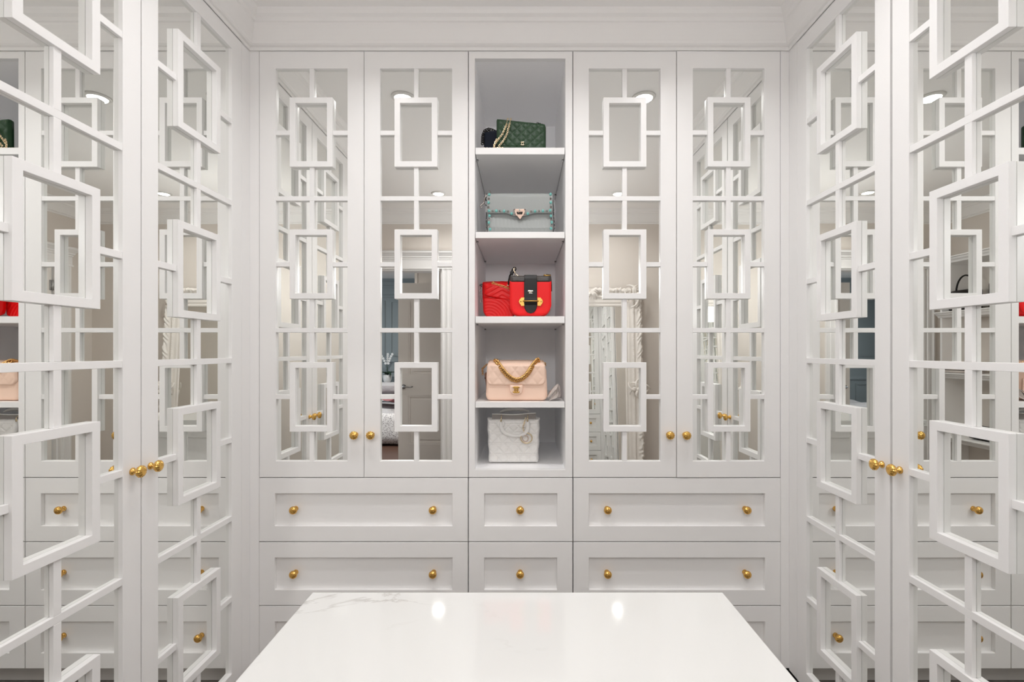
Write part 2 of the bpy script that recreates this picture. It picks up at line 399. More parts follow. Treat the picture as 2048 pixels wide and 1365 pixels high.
for j in range(8):
    x = BX0+.1+j*.66
    mb.ring(x, x+.56, .16, .78, x+.025, x+.535, .185, .755, BY0, BY0+.014)
    mb.ring(x, x+.56, 1.28, 2.3, x+.025, x+.535, 1.305, 2.275, BY0, BY0+.014)
struct(mb, 'trim_bedroom_panels', M['bedwall'])
# partition the open door hangs on
mb = MB().box(-1.2, .9, -1.66, -1.56, 0, CEIL)
for x in (-1.2, -1.0, -.94, -.80): mb.box(x, x+.03, -1.56, -1.54, 0, CEIL-.16)
struct(mb, 'wall_bedroom_partition', M['door'])
lf = empty('bedroom_door', (-1.348, -1.40, .012), 0, 'open greige panelled door with a lever handle beyond the doorway', 'door')
panel_leaf(MB(), .74, 2.105, rows=((.34, .875), (1.09, 1.99))).xf(Matrix.Rotation(PI, 4, 'Z') @ Matrix.Translation((-.74, 0, 0))).build('door_leaf', M['door'], lf)
lv = MB(); lever(lv, -.06, .97, 0, -1)
lv.xf(Matrix.Rotation(PI, 4, 'Z')).build('door_handle', M['steel'], lf)
for hz in (.2, 1.05, 1.8): MB().lathe([(.009, 0), (.009, .09)], (.745, -.01, hz), 'z', 10).build('hinge', M['steel'], lf)

# bed with bedding
def pillow(w_, h_, t, n=16):
    mb = MB(); vs = []; fs = []
    for s_ in (-1, 1):
        for j in range(n+1):
            for i in range(n+1):
                u, v_ = -1+2*i/n, -1+2*j/n
                e = (1-u**4)*(1-v_**4)
                px = u*w_/2*(1-.06*(1-v_*v_)); pz = v_*h_/2*(1-.06*(1-u*u))
                vs.append((px, s_*t/2*math.sqrt(max(e, 0)), pz+h_/2))
    m_ = n+1
    for s_ in (0, 1):
        o = s_*m_*m_
        for j in range(n):
            for i in range(n):
                q = (o+j*m_+i, o+j*m_+i+1, o+(j+1)*m_+i+1, o+(j+1)*m_+i); fs.append(q if s_ == 0 else q[::-1])
    return mb.add(vs, fs, True)
bed = empty('bed', (-2.55, -3.80, 0), 0, 'white upholstered bed with rumpled duvet seen through the doorway', 'bed')
MB().box(-.9, .72, -.8, .62, .10, .34).build('bed_base', M['linen'], bed, bevel=.02)
MB().box(-.9, .70, -.8, .60, .34, .48).build('mattress', M['linen'], bed, bevel=.05)
for sx in (-.8, .62):
    for sy in (-.7, .52): MB().lathe([(.025, 0), (.03, .1)], (sx, sy, 0), 'z', 10).build('leg', M['trim'], bed)
mb = MB(); n = 24; vs = []
for j in range(n+1):
    for i in range(n+1):
        u, v_ = i/n, j/n; x = -.93+1.68*u; y = -.7+1.36*v_
        edge = min(u, 1-u, 1-v_)*n
        z = .52+.02*math.sin(9*u+3*v_)+.015*math.sin(17*v_+5*u)-(.16 if edge < 1 else (.03 if edge < 2 else 0))
        vs.append((x, y, z))
mb.add(vs, [(j*(n+1)+i, j*(n+1)+i+1, (j+1)*(n+1)+i+1, (j+1)*(n+1)+i) for j in range(n) for i in range(n)], True)
mb.build('duvet', M['linen'], bed)
o = pillow(.6, .42, .2).xf(Matrix.Rotation(-1.1, 4, 'X')).build('pillow', M['linen'], None, (-2.15, -4.25, .63)); tag(o, 'plump white pillow lying on the bed', 'pillow')
mb = MB(); vs = []; n = 14
for j in range(n+1):
    for i in range(n+1):
        u, v_ = i/n, j/n; vs.append((-2.45+.66*u, -3.95+.36*v_, .645+.03*math.sin(11*u+4*v_)+.02*math.sin(8*v_)))
mb.add(vs, [(j*(n+1)+i, j*(n+1)+i+1, (j+1)*(n+1)+i+1, (j+1)*(n+1)+i) for j in range(n) for i in range(n)], True)
mb.xf(Matrix.Translation((0, .16, -.02)))
tag(mb.build('throw_blanket', M['pink']), 'dusty pink throw crumpled on the bed corner', 'blanket')
o = pillow(.48, .48, .2).xf(Matrix.Rotation(.25, 4, 'X')).build('floor_cushion', M['paisley'], None, (-1.93, -3.13, .012)); tag(o, 'grey paisley cushion leaning against the bed on the floor', 'cushion')
ns = empty('nightstand', (-2.42, -4.84, 0), 0, 'small grey nightstand under the white orchid', 'nightstand')
MB().box(-.22, .22, -.17, .17, .12, .78).build('body', M['trim'], ns, bevel=.005)
MB().box(-.24, .24, -.19, .19, .78, .805).build('top', M['trim'], ns, bevel=.004)
MB().box(-.19, .19, .17, .185, .48, .74).build('drawer', M['trim'], ns, bevel=.003)
for sx in (-.18, .18):
    for sy in (-.13, .13): MB().lathe([(.016, 0), (.022, .12)], (sx, sy, 0), 'z', 10).build('leg', M['trim'], ns)
orc = empty('potted_orchid', (-2.42, -4.84, .806), 0, 'white orchid with dark leaves in a white pot on the nightstand', 'plant')
MB().lathe([(.05, 0), (.075, .05), (.085, .14), (.078, .14), (.07, .12)], (0, 0, 0), 'z', 20).build('pot', M['pot'], orc)
for j in range(9):
    a = j*2.4; mb = MB(); R = .17+.03*(j % 3); vs = []
    for q in range(7):
        t = q/6; wd = .028*math.sin(PI*min(1, .15+t*.85)); x = R*t; z = .13+.20*t-.16*t*t*(1+.3*(j % 2))
        vs += [(x*math.cos(a)-wd*math.sin(a), x*math.sin(a)+wd*math.cos(a), z+.006), (x*math.cos(a), x*math.sin(a), z), (x*math.cos(a)+wd*math.sin(a), x*math.sin(a)-wd*math.cos(a), z+.006)]
    mb.add(vs, [(3*q+c, 3*q+c+1, 3*q+c+4, 3*q+c+3) for q in range(6) for c in (0, 1)], True); mb.build('leaf', M['leaf'], orc)
for j in range(3):
    a = .6+j*2.0; pts = [(.13*math.cos(a)*t*t, .10*math.sin(a)*t*t, .13+.48*t-.10*t*t) for t in [q/8 for q in range(9)]]
    MB().tube(pts, .003, 6).build('stem', M['leaf'], orc)
    for q in range(4, 9):
        p = pts[q]; mb = MB()
        for c in range(5):
            b = c*2*PI/5; mb.sphere((p[0]+.013*math.cos(b), p[1]+.01, p[2]+.013*math.sin(b)), .011, 8, 5, (1, .25, 1))
        mb.build('blossom', M['petal'], orc)

# ------------------------------------------------------------------ downlights
proto = None
for i, (x, y) in enumerate(LAMPS):
    lab = ['recessed ceiling downlight in front row, leftmost of three', 'recessed ceiling downlight in front row, middle of three',
           'recessed ceiling downlight in front row, rightmost of three', 'recessed ceiling downlight in rear row, nearer the doorway',
           'recessed ceiling downlight in rear row, above the leaning mirror'][i]
    if proto is None:
        proto = empty('ceiling_light', (x, y, CEIL))
        mb = MB(); prof2 = [(.044, -.004), (.046, -.010), (.058, -.006), (.062, -.0005), (.044, -.0005)]
        n = 36; vs = []; fs = []
        for r_, h in prof2:
            for k in range(n): vs.append((r_*math.cos(2*PI*k/n), r_*math.sin(2*PI*k/n), h))
        for j in range(5):
            for k in range(n): fs.append((j*n+k, j*n+(k+1) % n, ((j+1) % 5)*n+(k+1) % n, ((j+1) % 5)*n+k))
        mb.add(vs, fs, True); mb.build('trim_ring', M['canring'], proto)
        MB().lathe([(.0439, -.0035), (.0439, -.006)], (0, 0, 0), 'z', 36).build('lens', M['lens'], proto)
        o = proto
    else:
        o = copy_tree(proto); o.location = (x, y, CEIL)
    tag(o, lab, 'ceiling light', 'recessed ceiling downlights')

gl = empty('added_fill_globe', (0, .12, CEIL), 0, 'added unseen fill light, glowing globe on a brass rod above the camera', 'fill light')  # added out of view as the main fill that flattens the room light
MB().lathe([(.06, 0), (.06, -.02), (.008, -.03), (.008, -.64), (.04, -.645), (.04, -.665)][::-1], (0, 0, -.0005), 'z', 40).build('fill_globe_rod', M['brass'], gl)
MB().lathe([(.115*math.sin(a*PI/24), -.775-.115*math.cos(a*PI/24)) for a in range(1, 23)], (0, 0, 0), 'z', 40).build('fill_globe', M['globe'], gl)
# ------------------------------------------------------------------ cabinets
def knob_mesh(fluted):
    mb = MB()
    mb.lathe([(.0105, 0), (.0105, .003), (.0085, .006), (.0058, .010), (.0058, .014)], (0, 0, 0), 'y', 24)
    if fluted:
        mb.lathe([(.006, .013), (.010, .0155), (.0155, .0195), (.0175, .024), (.0165, .0285), (.0125, .032), (.0065, .0342), (.001, .0348)], (0, 0, 0), 'y', 60, flute=.13, nf=12)
    else:
        mb.lathe([(.006, .013), (.0095, .015), (.0140, .0185), (.0160, .0235), (.0150, .0285), (.0110, .0325), (.0055, .0347), (.001, .0352)], (0, 0, 0), 'y', 28)
    o = mb.build('knob', M['brass2' if fluted else 'brass']); me = o.data; bpy.data.objects.remove(o); return me
KF, KS = knob_mesh(True), knob_mesh(False)
def knob(parent, loc, me):
    o = bpy.data.objects.new('knob', me); COL.objects.link(o); o.parent = parent; o.location = loc; return o

def lattice_door(parent, hx, sgn, wd, z0, z1, ow, oz0, oz1, full, half, fw, fh, kz, bw=.018, fb=.0225, ang=0):
    """door hinged at local x=hx, extending sgn*wd; face at y=0; built in world heights"""
    cx = sgn*wd/2; x0, x1 = min(0, sgn*wd)+.001, max(0, sgn*wd)-.001
    a0, a1 = cx-ow/2, cx+ow/2
    d = MB().ring(x0, x1, z0, z1, a0, a1, oz0, oz1, 0, .022).build('door', M['cab'], parent, (hx, 0, 0), bevel=.0012)
    d.rotation_euler = (0, 0, ang)
    MB().box(a0, a1, .0125, .0165, oz0, oz1).build('mirror_pane', M['mirror'], d)
    y1 = .0124; y0 = .0012
    for z in full:
        MB().box(a0, a1, y0, y1, z-bw/2, z+bw/2).build('cross_rail', M['cab'], d, bevel=.001)
    zs = sorted(half)
    for z in zs:
        MB().box(a0, cx-fw/2+.0004, y0, y1, z-bw/2, z+bw/2).build('short_rail', M['cab'], d, bevel=.001)
        MB().box(cx+fw/2-.0004, a1, y0, y1, z-bw/2, z+bw/2).build('short_rail', M['cab'], d, bevel=.001)
        MB().ring(cx-fw/2, cx+fw/2, z-fh/2, z+fh/2, cx-fw/2+fb, cx+fw/2-fb, z-fh/2+fb, z+fh/2-fb, -.0055, y1).build('lattice_frame', M['cab'], d, bevel=.001)
    ends = sorted([oz0]+sum([[z-fh/2, z+fh/2] for z in zs], [])+sum([[z-bw/2, z+bw/2] for z in full], [])+[oz1])
    for i in range(0, len(ends), 2):
        MB().box(cx-bw/2, cx+bw/2, y0, y1, ends[i], ends[i+1]).build('centre_bar', M['cab'], d, bevel=.001)
    knob(d, (sgn*(wd-(wd-ow)/4), 0, kz), KF)
    return d
def drawer(parent, x0, x1, z0, z1, kn, br=.0615, rec=.016):
    a0, a1, b0, b1 = x0+br, x1-br, z0+br, z1-br
    mb = MB().ring(x0, x1, z0, z1, a0, a1, b0, b1, 0, rec)
    mb.box(x0, x1, rec, .024, z0, z1)
    o = mb.build('drawer', M['cab'], parent, bevel=.0012)
    for k in kn: knob(o, (k, rec, (z0+z1)/2), KS)
    return o

ZT, ZB = PZ(103), PZ(955.2)
rows = [(PZ(1083.6), PZ(957)), (PZ(1211.5), PZ(1085.6)), (PZ(1338), PZ(1213.5))]
TOE = PZ(1338)
full = [PZ(397), PZ(661)]; half = [PZ(265.5), PZ(529), PZ(794.5)]
def back_doors(root, edges):
    xa, xm, xb = edges
    kz = PZ(871)+.003
    for hx, s_, e, a_ in ((xa, 1, xm, 0), (xb, -1, xm, 0)):
        ang = 0
        if root.get('ajar') and s_ == -1: ang = math.radians(.45)
        lattice_door(root, PX(hx), s_, abs(PX(e)-PX(hx)), ZB, ZT, .287, PZ(923), PZ(137), full, half, .171, .277, kz, ang=ang)
def wide_drawers(root, xa, xb):
    c = (PX(xa)+PX(xb))/2
    for z0, z1 in rows: drawer(root, PX(xa), PX(xb), z0, z1, (c-.278, c+.278))
def carcass(root, x0, x1, z0=TOE, z1=ZT, y0=.025, y1=.60):
    MB().box(x0, x1, y0, y1, z0, z1).build('carcass', M['cab'], root)

# back left
c1 = empty('mirrored_cabinet', (0, D, 0), 0, 'back wall cabinet left of the handbag niche, two mirrored lattice doors over wide drawers', 'cabinet')
back_doors(c1, (518.5, 728, 936.5)); wide_drawers(c1, 518.5, 935.5)
carcass(c1, PX(519), PX(936))
MB().box(XL-.02, PX(517.7), .002, .02, TOE, ZT+.004).build('filler_panel', M['cab'], c1, bevel=.001)
MB().box(PX(500), PX(936), .075, .09, .003, TOE).build('toe_kick', M['toe'], c1)
MB().box(XL+.001, PX(936.8), .003, .1, ZT+.0012, CEIL-.002).build('top_rail', M['cab'], c1)
# back right
c2 = empty('mirrored_cabinet', (0, D, 0), 0, 'back wall cabinet right of the handbag niche, two mirrored lattice doors over wide drawers', 'cabinet')
c2['ajar'] = 1
back_doors(c2, (1146, 1353, 1561)); wide_drawers(c2, 1147, 1561)
carcass(c2, PX(1147), PX(1560.5))
MB().box(PX(1561.8), XR+.02, .002, .02, TOE, ZT+.004).build('filler_panel', M['cab'], c2, bevel=.001)
MB().box(PX(1147), PX(1578), .075, .09, .003, TOE).build('toe_kick', M['toe'], c2)
MB().box(PX(1146), XR-.001, .003, .1, ZT+.0012, CEIL-.002).build('top_rail', M['cab'], c2)
# centre: open niche over narrow drawers
c3 = empty('display_cabinet', (0, D, 0), 0, 'narrow centre cabinet with open handbag shelves over three small drawers', 'cabinet')
xa, xb = PX(937.5), PX(1145); ia, ib = PX(949.8), PX(1130.6); zt, zb = PZ(117), PZ(940)
MB().ring(xa, xb, ZB, ZT, ia, ib, zb, zt, 0, .022).build('face_frame', M['cab'], c3, bevel=.001)
for z0, z1 in rows: drawer(c3, PX(937.5), xb, z0, z1, ((xa+xb)/2-.002,))
ND = .60
MB().box(xa, ia, .0225, ND, TOE, ZT).box(ib, xb, .0225, ND, TOE, ZT).build('side_panels', M['inner'], c3)
MB().box(ia, ib, ND-.012, ND, TOE, ZT).build('back_panel', M['inner'], c3)
MB().box(ia, ib, .0225, ND-.012, zt, zt+.02).build('top_panel', M['inner'], c3)
MB().box(ia, ib, .0225, ND-.012, zb-.03, zb).build('bottom_panel', M['inner'], c3)
MB().box(PX(936), PX(1147), .075, .09, .003, TOE).build('toe_kick', M['toe'], c3)
MB().box(PX(936.8), PX(1146), .003, .1, ZT+.0012, CEIL-.002).build('top_rail', M['cab'], c3)
SH = [(294.7, 308.3), (463.6, 476.2), (633, 646.6), (804.6, 816.2)]
SHZ = []
for t_, b_ in SH:
    z1, z0 = PZ(t_), PZ(b_); SHZ.append(z1)
    MB().box(ia+.0022, ib-.0022, .003, ND-.014, z0, z1).build('shelf', M['cab'], c3, bevel=.0012)
    for xx, s_ in ((ia, 1), (ib, -1)):
        for yy in (.06, .50):
            MB().lathe([(.0028, 0), (.0028, .009)] if s_ > 0 else [(.0028, -.009), (.0028, 0)], (xx, yy, z0-.0035), 'x', 10).box(min(xx, xx+s_*.009), max(xx, xx+s_*.009), yy-.006, yy+.006, z0-.0009, z0-.0001).build('shelf_pin', M['steel'], c3)
SHZ.append(zb)

# side cabinets: local x along the run, local -y faces the room
def side_cab(lab, rot, xface, seam, opn, wdoor, span, mirror_sign, ajarA=0, gap=.002):
    """depths are distances from the lens along +y (world y)"""
    root = empty('tall_mirrored_cabinet', (xface, 0, 0), rot, lab, 'cabinet')
    # left side: rot=+90deg, local x -> world +y ; local -y -> world +x
    # right side: rot=-90deg, local x -> world -y ; local -y -> world -x
    L = (lambda y: y) if mirror_sign > 0 else (lambda y: -y)
    full_ = [CAMZ+h*U for h in (278.5, -17.6, -314.6)]; half_ = [CAMZ+h*U for h in (432, 131, -167, -466)]
    oz1, oz0 = CAMZ+569*U, CAMZ-606*U; zt_, zb_ = CAMZ+600*U, CAMZ-638*U
    s_ = mirror_sign
    kz = CAMZ-168*U
    fw = opn*.585
    lattice_door(root, L(seam+wdoor-.001), -s_, wdoor-gap, zb_, zt_, opn, oz0, oz1, full_, half_, fw, .308, kz, bw=.0195, fb=.0235)
    lattice_door(root, L(seam-wdoor+.001), s_, wdoor-gap, zb_, zt_, opn, oz0, oz1, full_, half_, fw, .308, kz, bw=.0195, fb=.0235, ang=-s_*ajarA)
    y0, y1 = span
    def bx(a, b, *r): return MB().box(min(L(a), L(b)), max(L(a), L(b)), *r)
    bx(seam+wdoor+.0005, y1+.0015, .001, .02, zb_, zt_+.004).build('filler_panel', M['cab'], root, bevel=.001)
    bx(y0, seam-wdoor-.0005, .001, .02, zb_, zt_+.004).build('filler_panel', M['cab'], root, bevel=.001)
    bx(y0, y1-.08, .025, .60, zb_, zt_).build('carcass', M['cab'], root)
    bx(y0, y1-.01, .006, .1, zt_+.001, CEIL-.002).build('top_rail', M['cab'], root)
    bx(y0, y1, .075, .09, .003, zb_).build('toe_kick', M['toe'], root)
    return root
side_cab('full height wardrobe along left wall with two mirrored lattice doors and brass knobs', PI/2, XL, .7150*D, .1905*D, .257*D, (YC, D+.0), 1)
side_cab('full height wardrobe along right wall with two mirrored lattice doors and brass knobs', -PI/2, XR, .7240*D, .182*D, .2475*D, (YC, D+.0), -1, ajarA=0, gap=.0045)

# ------------------------------------------------------------------ island
TZ = CAMZ-215.6*U; ty1 = .868; ty0 = .40
isl = empty('island', (-.007, (ty0+ty1)/2, 0), 0, 'white dressing island with a veined quartz top in the foreground', 'island')
hw = .367; hl = (ty1-ty0)/2
MB().box(-hw, hw, -hl, hl, TZ-.04, TZ).build('quartz_top', M['quartz'], isl, bevel=.002)
MB().box(-hw+.05, hw-.05, -hl+.05, hl-.05, .10, TZ-.0405).build('body', M['cab'], isl)
MB().box(-hw+.09, hw-.09, -hl+.09, hl-.09, .003, .10).build('plinth', M['toe'], isl)
for ys, rz in ((1, PI), (-1, 0)):
    mb = MB().ring(-hw+.05, hw-.05, .11, TZ-.045, -hw+.12, hw-.12, .18, TZ-.115, -.015, 0)
    mb.xf(Matrix.Translation((0, ys*(hl-.05), 0)) @ Matrix.Rotation(rz, 4, 'Z')).build('end_panel', M['cab'], isl, bevel=.001)
for xs, rz in ((1, PI/2), (-1, -PI/2)):
    mb = MB().ring(-hl+.065, hl-.065, .11, TZ-.045, -hl+.12, hl-.12, .18, TZ-.115, -.015, 0)
    mb.xf(Matrix.Translation((xs*(hw-.05), 0, 0)) @ Matrix.Rotation(rz, 4, 'Z')).build('end_panel', M['cab'], isl, bevel=.001)

# ------------------------------------------------------------------ ornate leaning mirror
om = empty('ornate_mirror', (.63, YR+.20, .003), 0, 'large antique white carved frame mirror leaning on the rear wall', 'mirror')
tilt = math.atan2(.155, 1.98)
W2, H2, FW = .49, 1.97, .165
R = Matrix.Rotation(math.radians(1.0), 4, 'Z') @ Matrix.Rotation(tilt, 4, 'X') @ Matrix.Rotation(PI, 4, 'Z')     # faces +y, leans back to the wall
om.rotation_euler = (tilt, 0, PI)
om.rotation_euler = R.to_euler()
MB().box(-W2+FW-.01, W2-FW+.01, .012, .018, FW-.01, H2-FW-.01).build('mirror_glass', M['mirror'], om)
def frame_pt(s_, t):
    """s_ along perimeter 0..1, t 0 inner..1 outer -> x,z"""
    per = [(-1, 0), (1, 0), (1, 1), (-1, 1)]
    i = int(s_*4) % 4; f_ = s_*4-int(s_*4)
    def corner(c, t):
        x = (W2-FW+FW*t)*(1 if per[c][0] > 0 else -1)
        z = (FW-FW*t) if per[c][1] == 0 else (H2-FW-.02+(FW+.02)*t)
        return x, z
    a, b = corner(i, t), corner((i+1) % 4, t)
    return a[0]+(b[0]-a[0])*f_, a[1]+(b[1]-a[1])*f_
mb = MB(); NS, NT = 1200, 26; vs = []
pf = [0, .010, .016, .014, .010, .010, .018, .018, .018, .018, .019, .019, .024, .026, .024, .020, .021, .023, .026, .031, .037, .043, .046, .043, .034, .015, 0]
for k in range(NS):
    s_ = k/NS
    for j in range(NT+1):
        t = j/NT; d_ = pf[j]
        sc_ = s_*4-int(s_*4); 
        leng = (2*W2 if int(s_*4) % 2 == 0 else H2); q = sc_*leng
        if 11 <= j <= 14: d_ += .005*(abs(math.sin(q*PI/.020)))            # beading
        if j >= 19: d_ += .007*math.sin(q*96+math.sin(q*41)*2+j*1.1)*(1 if j < 26 else 0)
        tt = t+(0.022*math.sin(q*58+1.3*math.sin(q*17))+.022*math.sin(q*131+2*math.sin(q*31)) if j >= 22 else 0)
        x, z = frame_pt(s_, tt); z = max(z, 0)
        vs.append((x, .02-d_, z))
fs = [(k*(NT+1)+j, k*(NT+1)+j+1, ((k+1) % NS)*(NT+1)+j+1, ((k+1) % NS)*(NT+1)+j) for k in range(NS) for j in range(NT)]
mb.add(vs, fs, True); mb.build('carved_frame', M['plaster'], om)
def leafscroll(mb, cx, cz, ang, L, fl=1):
    pts = []; n_ = 9
    for q in range(n_):
        t = q/(n_-1); a = ang+fl*1.9*t*t
        pts.append((cx+L*t*math.cos(ang+fl*.9*t*t), -.030-.018*math.sin(PI*t), cz+L*t*math.sin(ang+fl*.9*t*t)))
    mb.tube(pts, [.004+.010*math.sin(PI*min(1, .2+.8*q/(n_-1))) for q in range(n_)], 8)
for sx in (-1, 1):
    mb = MB(); cz = 1.02
    for j in range(9):
        a = PI/2+sx*0+ (j-4)*.62; leafscroll(mb, sx*(W2-.055), cz, a, .09+.02*(j % 2), 1 if j % 2 else -1)
    mb.sphere((sx*(W2-.055), -.045, cz), .022, 10, 8)
    mb.build('side_cartouche', M['plaster'], om)
    for cz2, nm in ((H2-.08, 'corner_scroll'), (.10, 'corner_scroll')):
        mb = MB()
        for j in range(8): leafscroll(mb, sx*(W2-.07), cz2, j*PI/4+.2, .08+.02*(j % 3), 1 if j % 2 else -1)
        mb.build(nm, M['plaster'], om)
mb = MB()
for j in range(11): leafscroll(mb, 0, H2-.07, PI*(j/10)*.9+.15, .06+.02*(j % 2), 1 if j > 5 else -1)
mb.sphere((0, -.05, H2-.07), .018, 10, 8); mb.build('crest', M['plaster'], om)
MB().box(-W2+.05, W2-.05, .021, .035, .03, H2-.06).build('backing_board', M['tan'], om)

# ------------------------------------------------------------------ shelf unit on the left wall
su = empty('shelf_unit', (-XW, 0, 0), 0, 'white moulded wall shelves holding bags near the doorway', 'shelf')
SY0, SY1 = -.50, .30
LV = [2.20, 1.72, 1.18, .62]
for z in LV:
    mb = MB(); pr = [(0, z-.05), (.24, z-.05), (.25, z-.035), (.265, z-.025), (.27, z-.012), (.29, z-.008), (.29, z), (0, z)]
    k = len(pr); vs = [(p_, y, q) for y in (SY0, SY1) for p_, q in pr]
    fs = [(j, (j+1) % k, k+(j+1) % k, k+j) for j in range(k)]+[tuple(range(k)), tuple(range(2*k-1, k-1, -1))]
    mb.add(vs, fs).build('shelf', M['trim'], su)
MB().box(0, .24, SY0+.02, SY0+.04, 0.003, LV[0]-.05).box(0, .24, SY1-.04, SY1-.02, 0.003, LV[0]-.05).build('side_panels', M['trim'], su)

# ------------------------------------------------------------------ handbags
def rmap(u, v, w_, h_, rad):
    """u,v in [-1,1] -> x in +-w/2, z in 0..h with rounded corners; rad = (tl, tr, br, bl)"""
    x, z = u*w_/2, v*h_/2
    r_ = rad[(0 if u < 0 else 1) if v > 0 else (3 if u < 0 else 2)]
    if r_ > 0:
        cx, cz = w_/2-r_, h_/2-r_; a, b = (abs(x)-cx)/r_, (abs(z)-cz)/r_
        if a > 0 and b > 0:
            a2, b2 = a*math.sqrt(1-b*b/2), b*math.sqrt(1-a*a/2)
            x = math.copysign(cx+a2*r_, x); z = math.copysign(cz+b2*r_, z)
    return x, z+h_/2
def puffy(w_, h_, t, rad=(.01,)*4, nx=36, nz=26, ew=.18, relief=None, warp=None, flat_back=False):
    mb = MB(); vs = []; fs = []
    for s_ in (-1, 1):
        for j in range(nz+1):
            for i in range(nx+1):
                u, v = -1+2*i/nx, -1+2*j/nz
                x, z = rmap(u, v, w_, h_, rad)
                e = min((1-abs(u))*w_/2, (1-abs(v))*h_/2)/(ew*min(w_, h_)); e = min(1, max(0, e))
                d = t/2*math.sqrt(1-(1-e)**2)
                if s_ > 0 and flat_back: d = min(d, .001)
                if relief and s_ < 0: d += relief(x, z)*min(1, e*1.5)
                if warp: x, z = warp(x, z)
                vs.append((x, s_*d, z))
    m_ = nx+1
    for s_ in (0, 1):
        o = s_*(nx+1)*(nz+1)
        for j in range(nz):
            for i in range(nx):
                q = (o+j*m_+i, o+j*m_+i+1, o+(j+1)*m_+i+1, o+(j+1)*m_+i); fs.append(q if s_ == 0 else q[::-1])
    return mb.add(vs, fs, True)
def quilt(p, amp, ox=0, oz=0, asp=1.0):
    def g(x, z):
        r_ = 1
        for k in (1, -1):
            q = ((x+ox)+k*asp*(z+oz))/p; q = abs(q-round(q))*2      # 0 on seam
            r_ = min(r_, q)
        return amp*(math.sqrt(1-(1-min(1, r_*1.25))**2)-1)
    return g
def bag(name, lab, cx, y, z, rz=0):
    return empty(name, (cx, y, z), rz, lab, 'handbag')
def emblem(parent, x, z, y, R, r_, m, name='emblem'):
    """two open rings back to back, interlocked"""
    mb = MB()
    for s_ in (-1, 1):
        pts = []
        for k in range(17):
            a = math.radians(42)+math.radians(276)*k/16
            pts.append((x+s_*.42*R+s_*R*math.cos(a), y, z+R*math.sin(a)))
        mb.tube(pts, r_, 6)
    return mb.build(name, m, parent)
SY = [D+.003]*5
# 1 dark green quilted bag, tipped slightly
g = bag('handbag', 'dark green quilted leather bag with gold chain, top shelf front', PX(1043, .05), D+.055, SHZ[0]+.001)
wG, hG = .203, .128
cxG = PX(1042.5, .05)
g.location.x = cxG
def wpG(x, z):
    f = (x+wG/2)/wG; top = .136-.022*f; return x*(1-.00*z), z*top/hG+(.006*(1-f) if z < .02 else 0)
puffy(wG, hG, .036, (.006, .014, .010, .018), 64, 44, .10, quilt(.037, .0032, .0, .004), wpG).build('body', M['green'], g)
puffy(wG*.965, .026, .034, (.004, .004, .012, .012), 30, 6, .3).xf(Matrix.Translation((.004, .002, 0))).build('lower_body', M['green'], g)
emblem(g, PX(945+1077/10.78, .03)-cxG, .029, -.0205, .0066, .0013, M['pgold'])
mb = MB()
P = lambda px, py, d: (PX(px, d)-cxG, d-.055, PZ(py, d)-SHZ[0]-.001)
mb.chain([(P(1022, 237, .05)), P(1018, 252, .031), P(1014, 268, .030), P(1008, 280, .029), (P(998, 294, .029)[0], -.026, .016)], .0044, .0033, .0014, 8, 5)
mb.chain([(P(1016, 237, .05)), P(1012, 252, .031), P(1005, 268, .029), P(995, 281, .028), (P(988, 291, .028)[0], -.028, .018)], .0044, .0033, .0014, 8, 5)
mb.chain([(P(994, 268, .035)[0], -.024, .045), (P(990, 280, .03)[0], -.026, .030), (P(988, 291, .03)[0], -.03, .004), (P(968, 294, .03)[0], -.034, .003)], .0044, .0033, .0014, 8, 5)
mb.chain([(P(988, 291, .03)[0], -.034, .004), (P(998, 294, .03)[0], -.036, .004), (P(1007, 291, .03)[0], -.034, .004)], .0044, .0033, .0014, 8, 5)
mb.build('chain_strap', M['pgold'], g)
MB().chain([P(1074, 246, .06), P(1080, 248, .06), P(1086, 250, .06)], .004, .003, .0012, 8, 5).build('strap_end', M['black'], g)
# 2 navy bag behind it
nb = bag('handbag', 'dark navy suede bag with black chain, left behind the green bag', PX(986, .12), D+.125, SHZ[0]+.001)
puffy(.078, .118, .045, (.004, .004, .006, .006), 20, 20, .15, None, lambda x, z: (x, z+.006*math.sin(x*30))).build('body', M['navy'], nb)
MB().chain([(-.044, -.01, .06), (-.042, -.012, .095), (-.034, -.012, .114), (-.02, -.012, .122), (-.004, -.01, .120), (.012, -.008, .112)], .0070, .0052, .0022, 10, 6, twist=True).build('chain_strap', M['black'], nb)
# 3 studded blue-grey flap bag
d3 = .062
sb = bag('handbag', 'blue-grey leather flap bag edged with turquoise and metal studs, second shelf', PX(1040, d3), D+d3+.02, SHZ[1]+.001)
ox, oy = PX(1040, d3), D+d3+.02
Q = lambda zx, zy, dy=0: (PX(945+zx/10.779, d3)-ox, -.02+dy, PZ(370+zy/10.779, d3)-SHZ[1]-.001)
xl, xr = Q(318, 0)[0], Q(1735, 0)[0]; zt3 = Q(0, 150)[2]
wS = xr-xl
mS = (xl+xr)/2
puffy(wS-.004, zt3-.006, .050, (.012, .012, .03, .03), 36, 20, .18).xf(Matrix.Translation((mS, .008, 0))).build('body', M['grey_l'], sb)
